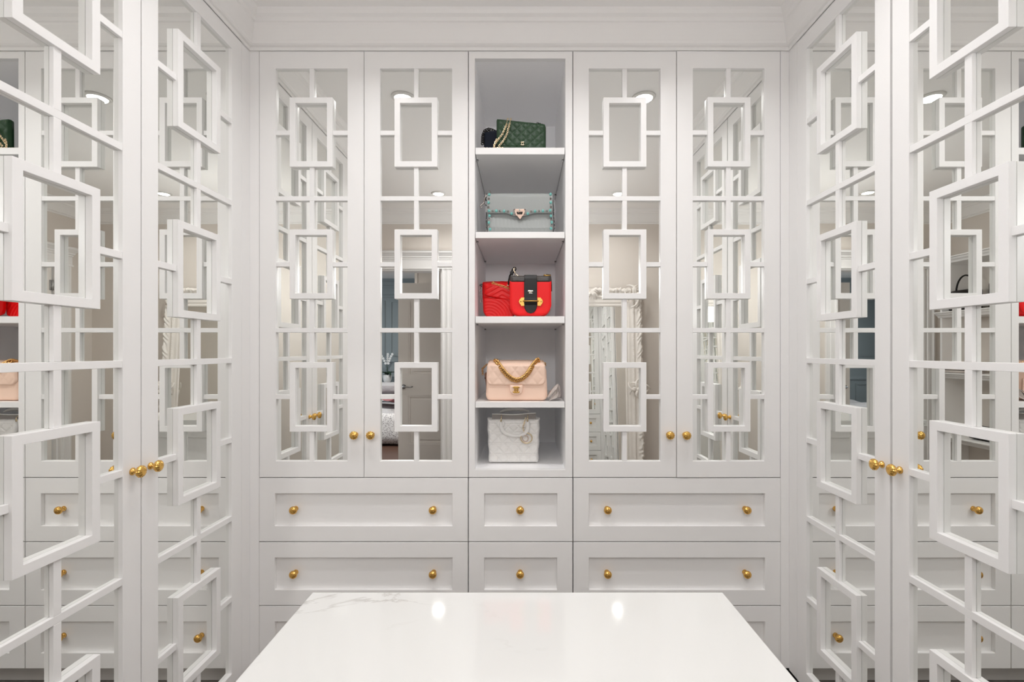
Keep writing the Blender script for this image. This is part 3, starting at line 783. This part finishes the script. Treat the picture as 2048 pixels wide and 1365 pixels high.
# front pocket with scalloped top edge
mb = MB(); n = 60; pts = []
zlo = .002
for k in range(n+1):
    u = k/n; zx = 330+u*1390
    zy = 700+60*math.sin(PI*min(1, u*1.0))*.9+ (10+45*u) ; zy -= 30*abs(math.sin(u*PI*17))
    pts.append((Q(zx, 0)[0], Q(0, zy)[2]))
for k in range(n): 
    a, b = pts[k], pts[k+1]
    def yy(x): return -.0205-.006*math.cos((x-mS)/wS*PI)
    fa, fb_ = .004, .004
    mb.add([(a[0], yy(a[0])+.006, zlo), (b[0], yy(b[0])+.006, zlo), (b[0], yy(b[0])-.003, b[1]*.45), (a[0], yy(a[0])-.003, a[1]*.45), (b[0], yy(b[0])+.002, b[1]), (a[0], yy(a[0])+.002, a[1]),
            (b[0], yy(b[0])+.004, b[1]), (a[0], yy(a[0])+.004, a[1])], [(0, 1, 2, 3), (3, 2, 4, 5), (5, 4, 6, 7)], False)
mb.build('front_pocket', M['grey_l'], sb)
# flap outline, as a bowed slab
mb = MB(); n = 48; vs = []; rowsN = 12
def flapbot(u):
    zx = 315+u*1410
    k = 625
    if 740 < zx < 890: k = 625+65*(zx-740)/150
    elif 890 <= zx <= 1130: k = 690
    elif 1130 < zx < 1320: k = 690-65*(zx-1130)/190
    return zx, k
for side in (0, 1):
    for j in range(rowsN+1):
        v = j/rowsN
        for i in range(n+1):
            zx, zb_ = flapbot(i/n); x = Q(zx, 0)[0]; top = 152+8*abs(2*i/n-1)**3
            zy = zb_+(top-zb_)*v; z = Q(0, zy)[2]
            y = -.0265-.006*math.sin(PI*min(1, v*1.1)*.5+.4)+(.030*max(0, (v-.80)/.2)**2)
            vs.append((x, y+side*.0035, z))
m_ = n+1; K = (rowsN+1)*m_; fs = []
for j in range(rowsN):
    for i in range(n):
        a = j*m_+i; fs += [(a, a+1, a+m_+1, a+m_), (K+a, K+a+m_, K+a+m_+1, K+a+1)]
for i in range(n): fs += [(i, K+i, K+i+1, i+1), (rowsN*m_+i, rowsN*m_+i+1, K+rowsN*m_+i+1, K+rowsN*m_+i)]
for j in range(rowsN): a, b = j*m_, (j+1)*m_; fs += [(a, b, K+b, K+a), (a+n, K+a+n, K+b+n, b+n)]
mb.add(vs, fs, True); mb.build('flap', M['grey_l'], sb)
st_t = [(365, 232), (352, 405), (360, 580), (518, 580), (683, 587), (845, 640), (1190, 640), (1345, 590), (1515, 583), (1670, 572), (1680, 225), (1684, 402), (368, 680), (355, 828), (380, 970), (1688, 685), (1705, 822), (1690, 952)]
st_p = [(378, 172), (355, 320), (346, 497), (438, 580), (598, 585), (765, 592), (1265, 592), (1430, 585), (1595, 583), (1680, 318), (1687, 492), (362, 755), (350, 900), (1700, 768), (1706, 888)]
for zx, zy in st_t:
    x, y, z = Q(zx, zy); y = -.0335 if zy < 660 else -.030
    MB().sphere((x, y, z), .0052, 10, 8, (1.05, .7, 1.2)).build('turquoise_stud', M['turq'], sb)
for zx, zy in st_p:
    x, y, z = Q(zx, zy); y = -.0325 if zy < 660 else -.029; e = .0042
    MB().add([(x-e, y, z-e), (x+e, y, z-e), (x+e, y, z+e), (x-e, y, z+e), (x, y-.0035, z)], [(0, 1, 4), (1, 2, 4), (2, 3, 4), (3, 0, 4), (3, 2, 1, 0)]).build('pyramid_stud', M['pewter'], sb)
cl = [(890, 550), (1145, 550), (1105, 690), (1065, 705), (1062, 725), (1025, 772), (980, 725), (976, 705), (938, 690)]
MB().poly([(Q(a, b)[0], Q(a, b)[2]) for a, b in cl][::-1], -.0395, -.031).build('clasp', M['rose'], sb, bevel=.0008)
ri = [(950, 610), (1085, 610), (1070, 665), (965, 665)]
MB().poly([(Q(a, b)[0], Q(a, b)[2]) for a, b in ri][::-1], -.0402, -.0392).build('clasp_recess', M['black'], sb)
MB().tube([Q(985, 625, -.0215), Q(1050, 625, -.0215), Q(1020, 680, -.0215)], .0012, 6, True).build('clasp_ring', M['rose'], sb)
MB().sphere(Q(1015, 575, -.021), .0028, 8, 6, (.8, .6, 1.1)).build('clasp_stone', M['turq'], sb)
for q in ((905, 562), (1128, 562), (912, 672), (1118, 672)):
    x, y, z = Q(*q); e = .0034; y = -.0395
    MB().add([(x-e, y, z-e), (x+e, y, z-e), (x+e, y, z+e), (x-e, y, z+e), (x, y-.003, z)], [(0, 1, 4), (1, 2, 4), (2, 3, 4), (3, 0, 4), (3, 2, 1, 0)]).build('clasp_stud', M['pewter'], sb)
pts = [Q(305, 175, .01), Q(290, 200, .005), Q(290, 250, .002), Q(262, 300), Q(250, 360), Q(240, 395), Q(205, 420), Q(172, 445), Q(155, 475), Q(168, 498), Q(195, 490), Q(215, 460)]
MB().tube(pts, [.003, .004, .004, .0035, .003, .003, .0028, .0028, .0025, .0025, .0022, .0018], 8).build('carabiner', M['pewter'], sb)
MB().tube([Q(310, 170, .012), Q(275, 190, .010), Q(255, 240, .008), Q(262, 290, .006), Q(300, 330, .010)], .0028, 8).build('strap_loop', M['grey_d'], sb)
MB().tube([Q(250, 390, .003), Q(275, 420, .005), Q(298, 440, .008)], .0022, 6).build('carabiner_gate', M['pewter'], sb)
pts = [Q(1722, 260, .02), Q(1745, 420, .022), Q(1755, 600, .022), Q(1765, 740, .020), Q(1770, 900, .020), Q(1745, 985, .02)]
MB().tube(pts, .0032, 6).build('side_strap', M['grey_d'], sb)
for zx, zy in ((1750, 335), (1757, 570), (1758, 655), (1768, 738), (1768, 815), (1772, 895), (300, 740), (290, 880), (310, 970)):
    MB().sphere(Q(zx, zy, .012), .0034, 8, 6).build('side_stud', M['pewter'], sb)
MB().tube([Q(300, 560, .02), Q(292, 740, .02), Q(298, 900, .02), Q(330, 990, .02)], .0032, 6).build('side_strap', M['grey_d'], sb)

# 4 red chevron bag
d4 = .10
rb = bag('handbag', 'scarlet chevron-quilted leather bag, left on the third shelf', PX(1000, d4), D+d4+.03, SHZ[2]+.001)
ox4 = PX(1000, d4)
Q4 = lambda zx, zy, y=0: (PX(945+zx/10.779, d4)-ox4, y, PZ(525+zy/10.779, d4)-SHZ[2]-.001)
def chev(p, amp, x0, asp=.62):
    def g(x, z):
        q = (z+asp*abs(x-x0))/p if True else 0; q = abs(q-round(q))*2
        return amp*(math.sqrt(1-(1-min(1, q*1.3))**2)-1)
    return g
wR = .150; hR = Q4(0, 390)[2]
cR = Q4(190, 0)[0]+wR/2
puffy(wR, hR, .060, (.01, .01, .03, .035), 60, 50, .22, None, lambda x, z: (x*(1-.10*(1-z/hR)**2), z)).xf(Matrix.Translation((cR, .012, 0))).build('body', M['red'], rb)
# arched quilting on the lower front
def arcs(x, z):
    q = math.hypot(x+.045, z+.012)/.0125; q = abs(q-round(q))*2; return .0030*(math.sqrt(1-(1-min(1, q*1.25))**2)-1)
puffy(wR*.90, hR*.52, .020, (.004, .004, .028, .030), 64, 44, .10, arcs).xf(Matrix.Translation((cR+.002, -.019, .002))).build('front_panel', M['red'], rb)
xL4 = Q4(248, 0)[0]
fl = MB(); n = 60; rN = 36; vs = []
for side in (0, 1):
    for j in range(rN+1):
        v = j/rN
        for i in range(n+1):
            u = i/n; zx = 245+u*760; zb_ = 715+u*150-30*math.exp(-((u)/.05)**2); top = 395-10*math.sin(u*PI)
            zy = zb_+(top-zb_)*v; x, _, z = Q4(zx, zy)
            e = min(u, 1-u, v*1.6)*10; e = min(1, e)
            y = -.0215-.010*math.sqrt(max(0, 1-(1-e)**2))+(.032*max(0, (v-.62)/.38)**2)
            if side == 0: y -= chev(.020, .0042, Q4(640, 0)[0], .55)(x, z)*-1*e
            else: y = -.015+(.036*max(0, (v-.62)/.38)**2)
            vs.append((x, y, z))
m_ = n+1; K = (rN+1)*m_; fs = []
for j in range(rN):
    for i in range(n):
        a = j*m_+i; fs += [(a, a+1, a+m_+1, a+m_), (K+a, K+a+m_, K+a+m_+1, K+a+1)]
for i in range(n): fs += [(i, K+i, K+i+1, i+1), (rN*m_+i, rN*m_+i+1, K+rN*m_+i+1, K+rN*m_+i)]
for j in range(rN): a, b = j*m_, (j+1)*m_; fs += [(a, b, K+b, K+a), (a+n, K+a+n, K+b+n, b+n)]
fl.add(vs, fs, True).build('flap', M['red'], rb)
mb = MB(); c0 = Q4(440, 445, -.026)
mb.tube([(c0[0]+.0052*math.cos(a*PI/6), c0[1], c0[2]+.0052*math.sin(a*PI/6)) for a in range(12)], .0011, 6, True)
mb.build('eyelet', M['agold'], rb)
MB().chain([Q4(420, 440, -.029), Q4(520, 475, -.033), Q4(640, 515, -.035), Q4(790, 565, -.036)], .0042, .0030, .0011, 10, 5, twist=True).build('chain_strap', M['agold'], rb)
MB().tube([Q4(240, 465, .0), Q4(170, 450, .0), Q4(140, 468, .0), Q4(190, 500, 0)], .0022, 6).build('strap_tab', M['black'], rb)
MB().chain([Q4(150, 480, .0), Q4(160, 600, .0), Q4(165, 740, .0), Q4(175, 840, .0)], .0050, .0034, .0013, 8, 5).build('side_chain', M['pewter'], rb)

# 5 red and black saddle bag
d5 = .045
pb = bag('handbag', 'bright red saddle bag with black strap and gold bar buckle, third shelf right', PX(1061, d5), D+d5+.025, SHZ[2]+.001)
ox5 = PX(1061, d5)
Q5 = lambda zx, zy, y=0: (PX(945+zx/10.779, d5)-ox5, y, PZ(525+zy/10.779, d5)-SHZ[2]-.001)
x0, x1 = Q5(803, 0)[0], Q5(1700, 0)[0]; h5 = Q5(0, 290)[2]; c5 = (x0+x1)/2; w5 = x1-x0
puffy(w5-.002, h5, .045, (.006, .006, .045, .045), 40, 34, .10).xf(Matrix.Translation((c5, .004, 0))).build('body', M['red'], pb)
zf = Q5(0, 1150)[2]; zf = max(zf, .001)
zt5 = Q5(0, 400)[2]
puffy(w5, zt5-zf, .014, (.002, .002, .048, .048), 44, 36, .08).xf(Matrix.Translation((c5, -.021, zf))).build('front_flap', M['red2'], pb)
zb5 = Q5(0, 455)[2]
puffy(w5+.002, h5-zb5+.003, .054, (.006, .006, .003, .003), 40, 14, .35).xf(Matrix.Translation((c5, -.003, zb5))).build('top_band', M['croc'], pb)
# strap down the front
sx0, sx1 = Q5(1112, 0)[0], Q5(1392, 0)[0]; cx5 = (sx0+sx1)/2; hw5 = (sx1-sx0)/2
path = [(.012, h5+.004), (-.012, h5+.0055), (-.026, h5+.002), (-.0335, h5-.012), (-.0335, zb5), (-.0325, Q5(0, 600)[2]), (-.0325, Q5(0, 770)[2]), (-.0375, Q5(0, 842)[2]), (-.034, Q5(0, 900)[2])]
ztip = Q5(0, 1108)[2]; zs_ = path[-1][1]
for k in range(1, 9): t = k/8; path.append((-.032, zs_+(ztip-zs_)*t))
vs = []; 
for idx, (y, z) in enumerate(path):
    t = max(0, (idx-8)/8); hw_ = hw5*math.sqrt(max(0, 1-(t**2.2))) if t > 0 else hw5*(1 if idx > 3 else .97)
    for x in (-1, -.92, 0, .92, 1):
        vs.append((cx5+x*hw_, y+(.0006 if abs(x) == 1 else -.0006), z))
n5 = len(path); vs += [(x, y+.003, z) for x, y, z in vs]
fs = []
for i in range(n5-1):
    for c in range(4): a = i*5+c; fs += [(a, a+1, a+6, a+5), (n5*5+a, n5*5+a+5, n5*5+a+6, n5*5+a+1)]
    for c in (0, 4): a = i*5+c; fs.append((a, a+5, n5*5+a+5, n5*5+a))
MB().add(vs, fs, False).build('front_strap', M['black'], pb)
# buckle: bar and two scalloped plates
MB().tube([Q5(1085, 842, -.0415), Q5(1425, 842, -.0415)], .0024, 10).build('buckle_bar', M['gold'], pb)
for s_ in (-1, 1):
    e = 1118 if s_ < 0 else 1398
    pl = [(0, 765), (75, 765), (80, 790), (100, 800), (115, 838), (122, 855), (112, 870), (98, 905), (80, 918), (75, 945), (0, 945)]
    pts = [(Q5(e+s_*a, b)[0], Q5(e+s_*a, b)[2]) for a, b in pl]
    if s_ > 0: pts = pts[::-1]
    MB().poly(pts, -.0335, -.029).build('buckle_plate', M['gold'], pb, bevel=.0007)
    MB().sphere(Q5(e+s_*78, 852, -.034), .0028, 10, 6).build('buckle_rivet', M['gold'], pb)
def letters(parent, txt, cx, cz, y, width, size, m):
    cu = bpy.data.curves.new('lettering', 'FONT'); cu.body = txt; cu.align_x = 'CENTER'; cu.size = size; cu.extrude = .0001; cu.resolution_u = 2; cu.space_character = 1.15
    o = bpy.data.objects.new('tmp', cu); COL.objects.link(o); bpy.context.view_layer.update()
    me = bpy.data.meshes.new_from_object(o.evaluated_get(bpy.context.evaluated_depsgraph_get()))
    bpy.data.objects.remove(o)
    me.materials.clear(); me.materials.append(m)
    ob = bpy.data.objects.new('lettering', me); COL.objects.link(ob); ob.parent = parent
    xs = [v_.co.x for v_ in me.vertices]; k = width/(max(xs)-min(xs))
    ob.scale = (k, 1, 1); ob.rotation_euler = (PI/2, 0, 0); ob.location = (cx, y, cz)
letters(pb, 'PRADA', cx5, Q5(0, 634)[2], -.0338, .0192, .0062, M['pgold'])
letters(pb, 'MILANO', cx5, Q5(0, 672)[2], -.0338, .0125, .0034, M['pgold'])
# ring, clip and strap at upper left; clip at upper right
MB().tube([Q5(1020, 290, -.01), Q5(935, 245, -.008), Q5(880, 285, -.01)], .0014, 6, True).build('ring', M['pgold'], pb)
MB().tube([Q5(930, 262, -.012), Q5(905, 190, -.012), Q5(880, 130, -.010), Q5(905, 105, -.008), Q5(925, 130, -.008)], [.0016, .0022, .0022, .0016, .0012], 8).build('clip', M['pgold'], pb)
MB().tube([Q5(770, 470, .014), Q5(772, 380, .012), Q5(800, 270, .006), Q5(840, 200, 0), Q5(862, 130, -.002), Q5(892, 90, -.002), Q5(930, 95, -.002), Q5(938, 125, -.002), Q5(915, 160, 0), Q5(870, 205, 0), Q5(845, 260, .004)], [.0030, .0032, .0034, .0036, .0032, .0024, .0022, .0022, .0024, .003, .002], 8).build('shoulder_strap', M['black'], pb)
MB().box(Q5(805, 0)[0], Q5(872, 0)[0], -.006, .002, Q5(0, 232)[2], Q5(0, 178)[2]).build('strap_keeper', M['black'], pb, bevel=.001)
MB().tube([Q5(735, 468, .008), Q5(790, 480, .006)], .0024, 8).build('strap_tip', M['pgold'], pb)
MB().tube([Q5(1540, 262, -.01), Q5(1600, 275, -.012), Q5(1690, 268, -.010)], [.0035, .0028, .0022], 8).tube([Q5(1545, 250, -.01), Q5(1580, 300, -.012), Q5(1625, 300, -.012), Q5(1600, 262, -.01)], .0015, 6, True).build('clip', M['gold'], pb)
MB().tube([Q5(1590, 245, .0), Q5(1685, 248, .002), Q5(1700, 330, .006), Q5(1712, 470, .010), Q5(1715, 600, .014)], .0026, 8).build('shoulder_strap', M['black'], pb)
MB().tube([Q5(1465, 288, -.006), Q5(1540, 276, -.006)], .0014, 6).build('ring', M['pgold'], pb)

# 6 beige quilted flap bag
d6 = .030
bb = bag('handbag', 'blush beige quilted flap bag with chunky gold chain handle, fourth shelf', PX(1033, d6), D+d6+.045, SHZ[3]+.001)
ox6 = PX(1033, d6)
Q6 = lambda zx, zy, y=0: (PX(945+zx/10.779, d6)-ox6, y, PZ(700+zy/10.779, d6)-SHZ[3]-.001)
x0, x1 = Q6(270, 0)[0], Q6(1632, 0)[0]; w6 = x1-x0; c6 = (x0+x1)/2; h6 = Q6(0, 295)[2]
OFF6 = -Q6(0, 1075)[2] if Q6(0, 1075)[2] < 0 else 0
def wp6(x, z): return x*(1-.045*max(0, z/h6)), z
puffy(w6, h6-.004, .080, (.03, .03, .022, .022), 44, 30, .28, None, wp6).xf(Matrix.Translation((c6, .01, 0))).build('body', M['beige'], bb)
# lower front face
puffy(w6-.003, h6*.62, .03, (.01, .01, .022, .022), 40, 20, .14, None, wp6).xf(Matrix.Translation((c6, -.022, 0))).build('front_panel', M['beige'], bb)
fx0, fx1 = Q6(290, 0)[0], Q6(1590, 0)[0]; zl = Q6(0, 775)[2]; zh = Q6(0, 350)[2]
fwid = fx1-fx0; fh6 = zh-zl
puffy(fwid, fh6+.006, .018, (.008, .008, .030, .030), 64, 34, .09, quilt(.046, .0022, .004, -.003, .8), lambda x, z: (x*(1-.03*z/fh6), z)).xf(Matrix.Translation(((fx0+fx1)/2, -.036, zl))).build('flap', M['beige'], bb)
puffy(fwid*.955, .075, .012, (.008,)*4, 40, 16, .15).xf(Matrix.Translation(((fx0+fx1)/2, 0, 0)) @ Matrix.Translation((0, -.036, zh+.003)) @ Matrix.Rotation(-math.radians(77), 4, 'X') ).build('flap_top', M['beige'], bb)
# clasp tab with emblem
tx0, tx1 = Q6(805, 0)[0], Q6(1080, 0)[0]; tz0, tz1 = Q6(0, 970)[2], Q6(0, 760)[2]
puffy(tx1-tx0, tz1-tz0, .008, (.002, .002, .021, .021), 26, 22, .2).xf(Matrix.Translation(((tx0+tx1)/2, -.0455, tz0))).build('clasp_tab', M['beige'], bb)
emblem(bb, (tx0+tx1)/2, (tz0+tz1)/2+.001, -.0508, .0112, .0030, M['gold'])
MB().sphere(((tx0+tx1)/2, -.0505, (tz0+tz1)/2+.001), .0036, 12, 8, (1, .7, 1)).build('turn_lock', M['gold'], bb)
# chunky chain
cp = [(478, 255, -.012), (500, 235, -.025), (560, 310, -.040), (640, 420, -.048), (740, 540, -.050), (850, 625, -.051), (950, 655, -.052), (1060, 625, -.051), (1160, 545, -.050), (1230, 450, -.050), (1290, 350, -.046), (1350, 275, -.034), (1410, 210, -.022), (1425, 260, -.008)]
MB().chain([Q6(a, b, c) for a, b, c in cp], .0102, .0068, .0032, 12, 7, twist=True, sp=.86).build('chain_handle', M['agold'], bb)
MB().chain([Q6(480, 265, -.01), Q6(400, 300, -.002), Q6(330, 305, .004), Q6(262, 350, .010), Q6(185, 425, .02), Q6(190, 560, .03)], .0050, .0034, .0014, 8, 5).build('chain_strap', M['agold'], bb)
MB().chain([Q6(1435, 280, -.01), Q6(1510, 275, -.004), Q6(1575, 300, .0), Q6(1595, 350, .004)], .0050, .0034, .0014, 8, 5).build('chain_strap', M['agold'], bb)
for s_ in (470, 1420): MB().tube([(Q6(s_, 262)[0]+.005*math.cos(a*PI/5), -.010+.005*math.sin(a*PI/5), Q6(0, 300)[2]) for a in range(10)], .0012, 6, True).build('eyelet', M['agold'], bb)
# second, browner bag tucked behind at the left
tb = bag('handbag', 'brown leather bag mostly hidden behind the beige quilted bag', PX(985, .14), D+.160, SHZ[3]+.001)
puffy(.066, .112, .060, (.012, .012, .02, .02), 20, 20, .2, None, lambda x, z: (x+.004*math.sin(z*40), z)).build('body', M['tan'], tb)
MB().chain([(-.030, -.02, .085), (-.024, -.02, .105), (-.006, -.014, .116), (.012, -.01, .118)], .005, .0035, .0014, 8, 5).build('chain_strap', M['black'], tb)
# crumpled dust bag
d7 = .05
db = empty('dust_bag', (PX(1113, d7), D+d7+.01, SHZ[3]+.001), 0, 'crumpled grey cloth dust bag beside the beige bag', 'dust bag')
ox7 = PX(1113, d7)
Q7 = lambda zx, zy, y=0: (PX(945+zx/10.779, d7)-ox7, y, max(.001, PZ(700+zy/10.779, d7)-SHZ[3]-.001))
A = [Q7(1610, 1020, -.02), Q7(1700, 880, -.018), Q7(1780, 780, -.012), Q7(1850, 735, -.004), Q7(1895, 800, .004), Q7(1905, 900, .0), Q7(1900, 1022, -.006)]
B = [Q7(1640, 1022, -.030), Q7(1730, 920, -.034), Q7(1800, 845, -.030), Q7(1840, 770, -.016), Q7(1870, 870, -.022), Q7(1840, 950, -.030), Q7(1800, 1022, -.034)]
Cc = [Q7(1600, 1022, .03), Q7(1690, 900, .035), Q7(1770, 810, .03), Q7(1830, 760, .03), Q7(1890, 840, .03), Q7(1900, 930, .03), Q7(1900, 1022, .03)]
mb = MB(); n = 7
mb.add(A+B+Cc, [(i, i+1, n+i+1, n+i) for i in range(6)]+[(i, 2*n+i, 2*n+i+1, i+1) for i in range(6)])
mb.add([B[2], B[3], B[5], B[6], (B[0][0], -.03, .001), (B[2][0]+.002, -.020, B[2][2]*.6)], [(0, 5, 1), (5, 2, 1), (5, 3, 2), (4, 5, 0), (4, 3, 5)])
o = mb.build('cloth', M['cloth'], db)
so = o.modifiers.new('thick', 'SOLIDIFY'); so.thickness = .0015
MB().tube([Q7(1625, 1015, -.034), Q7(1700, 930, -.038), Q7(1790, 850, -.034), Q7(1800, 870, -.036)], .0016, 6).build('drawstring', M['cloth'], db)

# 7 white quilted tote
d8 = .095
wb = bag('handbag', 'white quilted boxy tote with round charm on bottom shelf', PX(1027, d8), D+d8+.045, SHZ[4]+.001)
ox8 = PX(1027, d8)
Q8 = lambda zx, zy, y=0: (PX(945+zx/9.747, d8)-ox8, y, PZ(810+zy/9.747, d8)-SHZ[4]-.001)
x0, x1 = Q8(272, 0)[0], Q8(1325, 0)[0]; w8 = x1-x0; c8 = (x0+x1)/2; h8 = Q8(0, 275)[2]
def cannage(x, z):
    p = .0445; r_ = 1; amp = .0055
    for k in (1, -1):
        q = (x+k*z)/p; r_ = min(r_, abs(q-round(q))*2)
    for oo in (-.0035, .0035):
        q = (z+oo+.006)/(p/1); r_ = min(r_, abs(q-round(q))*2*1.6)
        q = (x+oo)/p; r_ = min(r_, .35+abs(q-round(q))*2*1.6)
    return amp*(math.sqrt(1-(1-min(1, r_*2.2))**2)-1)
def wp8(x, z): f = z/h8; return x*(.935+.065*f+.012*math.sin(f*PI*6)*(abs(x)/w8*2)), z
puffy(w8, h8, .088, (.004, .004, .012, .012), 80, 72, .07, cannage, wp8).xf(Matrix.Translation((c8, 0, 0))).build('body', M['wleather'], wb)
mb = MB()
a0, a1 = Q8(380, 0)[0], Q8(1235, 0)[0]
# raised inner collar
vs = []; n = 24
for y in (-.030, -.027):
    for k in range(n+1):
        u = k/n; x = a0+(a1-a0)*u; top = Q8(0, 190+22*math.sin(u*PI*1.0)**2-20*u)[2]
        vs += [(x, y, h8-.012), (x, y, top)]
fs = []
for k in range(n):
    a = 2*k; b = 2*(n+1)+a; fs += [(a, a+2, a+3, a+1), (b, b+1, b+3, b+2), (a+1, a+3, b+3, b+1)]
mb.add(vs, fs); mb.build('inner_collar', M['gleather'], wb)
rim = [Q8(380+855*q/10, 192+22*math.sin(q/10*PI)**2-20*q/10, -.029) for q in range(11)]
MB().tube(rim, .0022, 8).build('collar_rim', M['wleather'], wb)
# back handle arching up
hp = [(530, 165), (600, 135), (680, 112), (760, 104), (850, 102), (950, 108), (1040, 130), (1105, 158)]
MB().tube([Q8(a, b+14, .012) for a, b in hp], [.0040, .0060, .0072, .0076, .0076, .0072, .0060, .0040], 10).build('back_handle', M['wleather'], wb)
# front handle hanging down over the face
hp = [(560, 330), (555, 420), (580, 490), (640, 545), (730, 585), (830, 600), (930, 592), (1010, 560), (1060, 500), (1080, 420), (1075, 330)]
MB().tube([Q8(a, b, -.0535) for a, b in hp], [.0070, .0085, .0090, .0084, .0072, .0066, .0066, .0076, .0090, .0088, .0070], 10).build('front_handle', M['wleather'], wb)
for zx in (562, 1076):
    MB().tube([Q8(zx+2, 205, -.034), Q8(zx, 250, -.050), Q8(zx-2, 312, -.052)], .0022, 8).build('handle_post', M['pgold'], wb)
    MB().lathe([(.0042, 0), (.0042, .003)], Q8(zx-4, 308, -.049), 'y', 14).build('eyelet', M['pgold'], wb)
for zx in (550, 1045):
    c = Q8(zx, 375, -.046); MB().lathe([(.0165, 0), (.0165, .003), (.012, .0045)], c, 'y', 28).build('round_patch', M['wleather'], wb)
c = Q8(1050, 640, -.057)
MB().tube([(c[0]+.0235*math.cos(a*PI/16), c[1], c[2]+.0215*math.sin(a*PI/16)) for a in range(32)], .0026, 8, True).build('charm_ring', M['pgold'], wb)
MB().tube([(c[0]-.004+.012*math.cos(a*PI/12), c[1], c[2]-.002+.012*math.sin(a*PI/12)) for a in range(-14, 8)], .0016, 6).build('charm_hook', M['rose'], wb)
MB().chain([Q8(1040, 250, -.054), Q8(1010, 340, -.056), Q8(985, 430, -.058), Q8(1000, 520, -.058)], .004, .003, .001, 8, 5).build('charm_chain', M['pgold'], wb)

# bags on the wall shelves by the doorway
def small_bag(lab, x, y, z, rz, w_, h_, t, m, strap=True):
    b_ = empty('handbag', (x, y, z), rz, lab, 'handbag')
    puffy(w_, h_, t, (.02, .02, .02, .02), 20, 16, .25).build('body', m, b_)
    if strap: MB().tube([(w_*.34*math.cos(PI*q/12), 0, h_*.9+h_*.75*math.sin(PI*q/12)) for q in range(13)], .007, 8).build('handle', m, b_)
    MB().box(-.012, .012, -t/2-.004, -t/2+.004, h_*.4, h_*.6).build('clasp', M['pewter'], b_, bevel=.002)
    return b_
small_bag('black handbag with raised handle, second wall shelf near the doorway', -XW+.15, -.33, LV[1]+.001, PI/2, .26, .19, .12, M['black'])
small_bag('black handbag with tall handle, second wall shelf farther from the doorway', -XW+.14, .02, LV[1]+.001, PI/2, .24, .22, .12, M['black'])
small_bag('small black pouch on the lowest wall shelf', -XW+.14, -.15, LV[3]+.001, PI/2, .24, .12, .12, M['black'], False)
small_bag('brown handbag on the third wall shelf', -XW+.14, .05, LV[2]+.001, PI/2, .24, .18, .12, M['tan'])
fo = empty('folded_cloth', (-XW+.15, -.33, LV[2]+.001), 0, 'stack of folded cream cloth on the third wall shelf', 'cloth')
for j in range(3): puffy(.22, .022, .24, (.009,)*4, 16, 6, .4).xf(Matrix.Translation((0, 0, j*.0225))).build('fold', M['cloth'], fo)
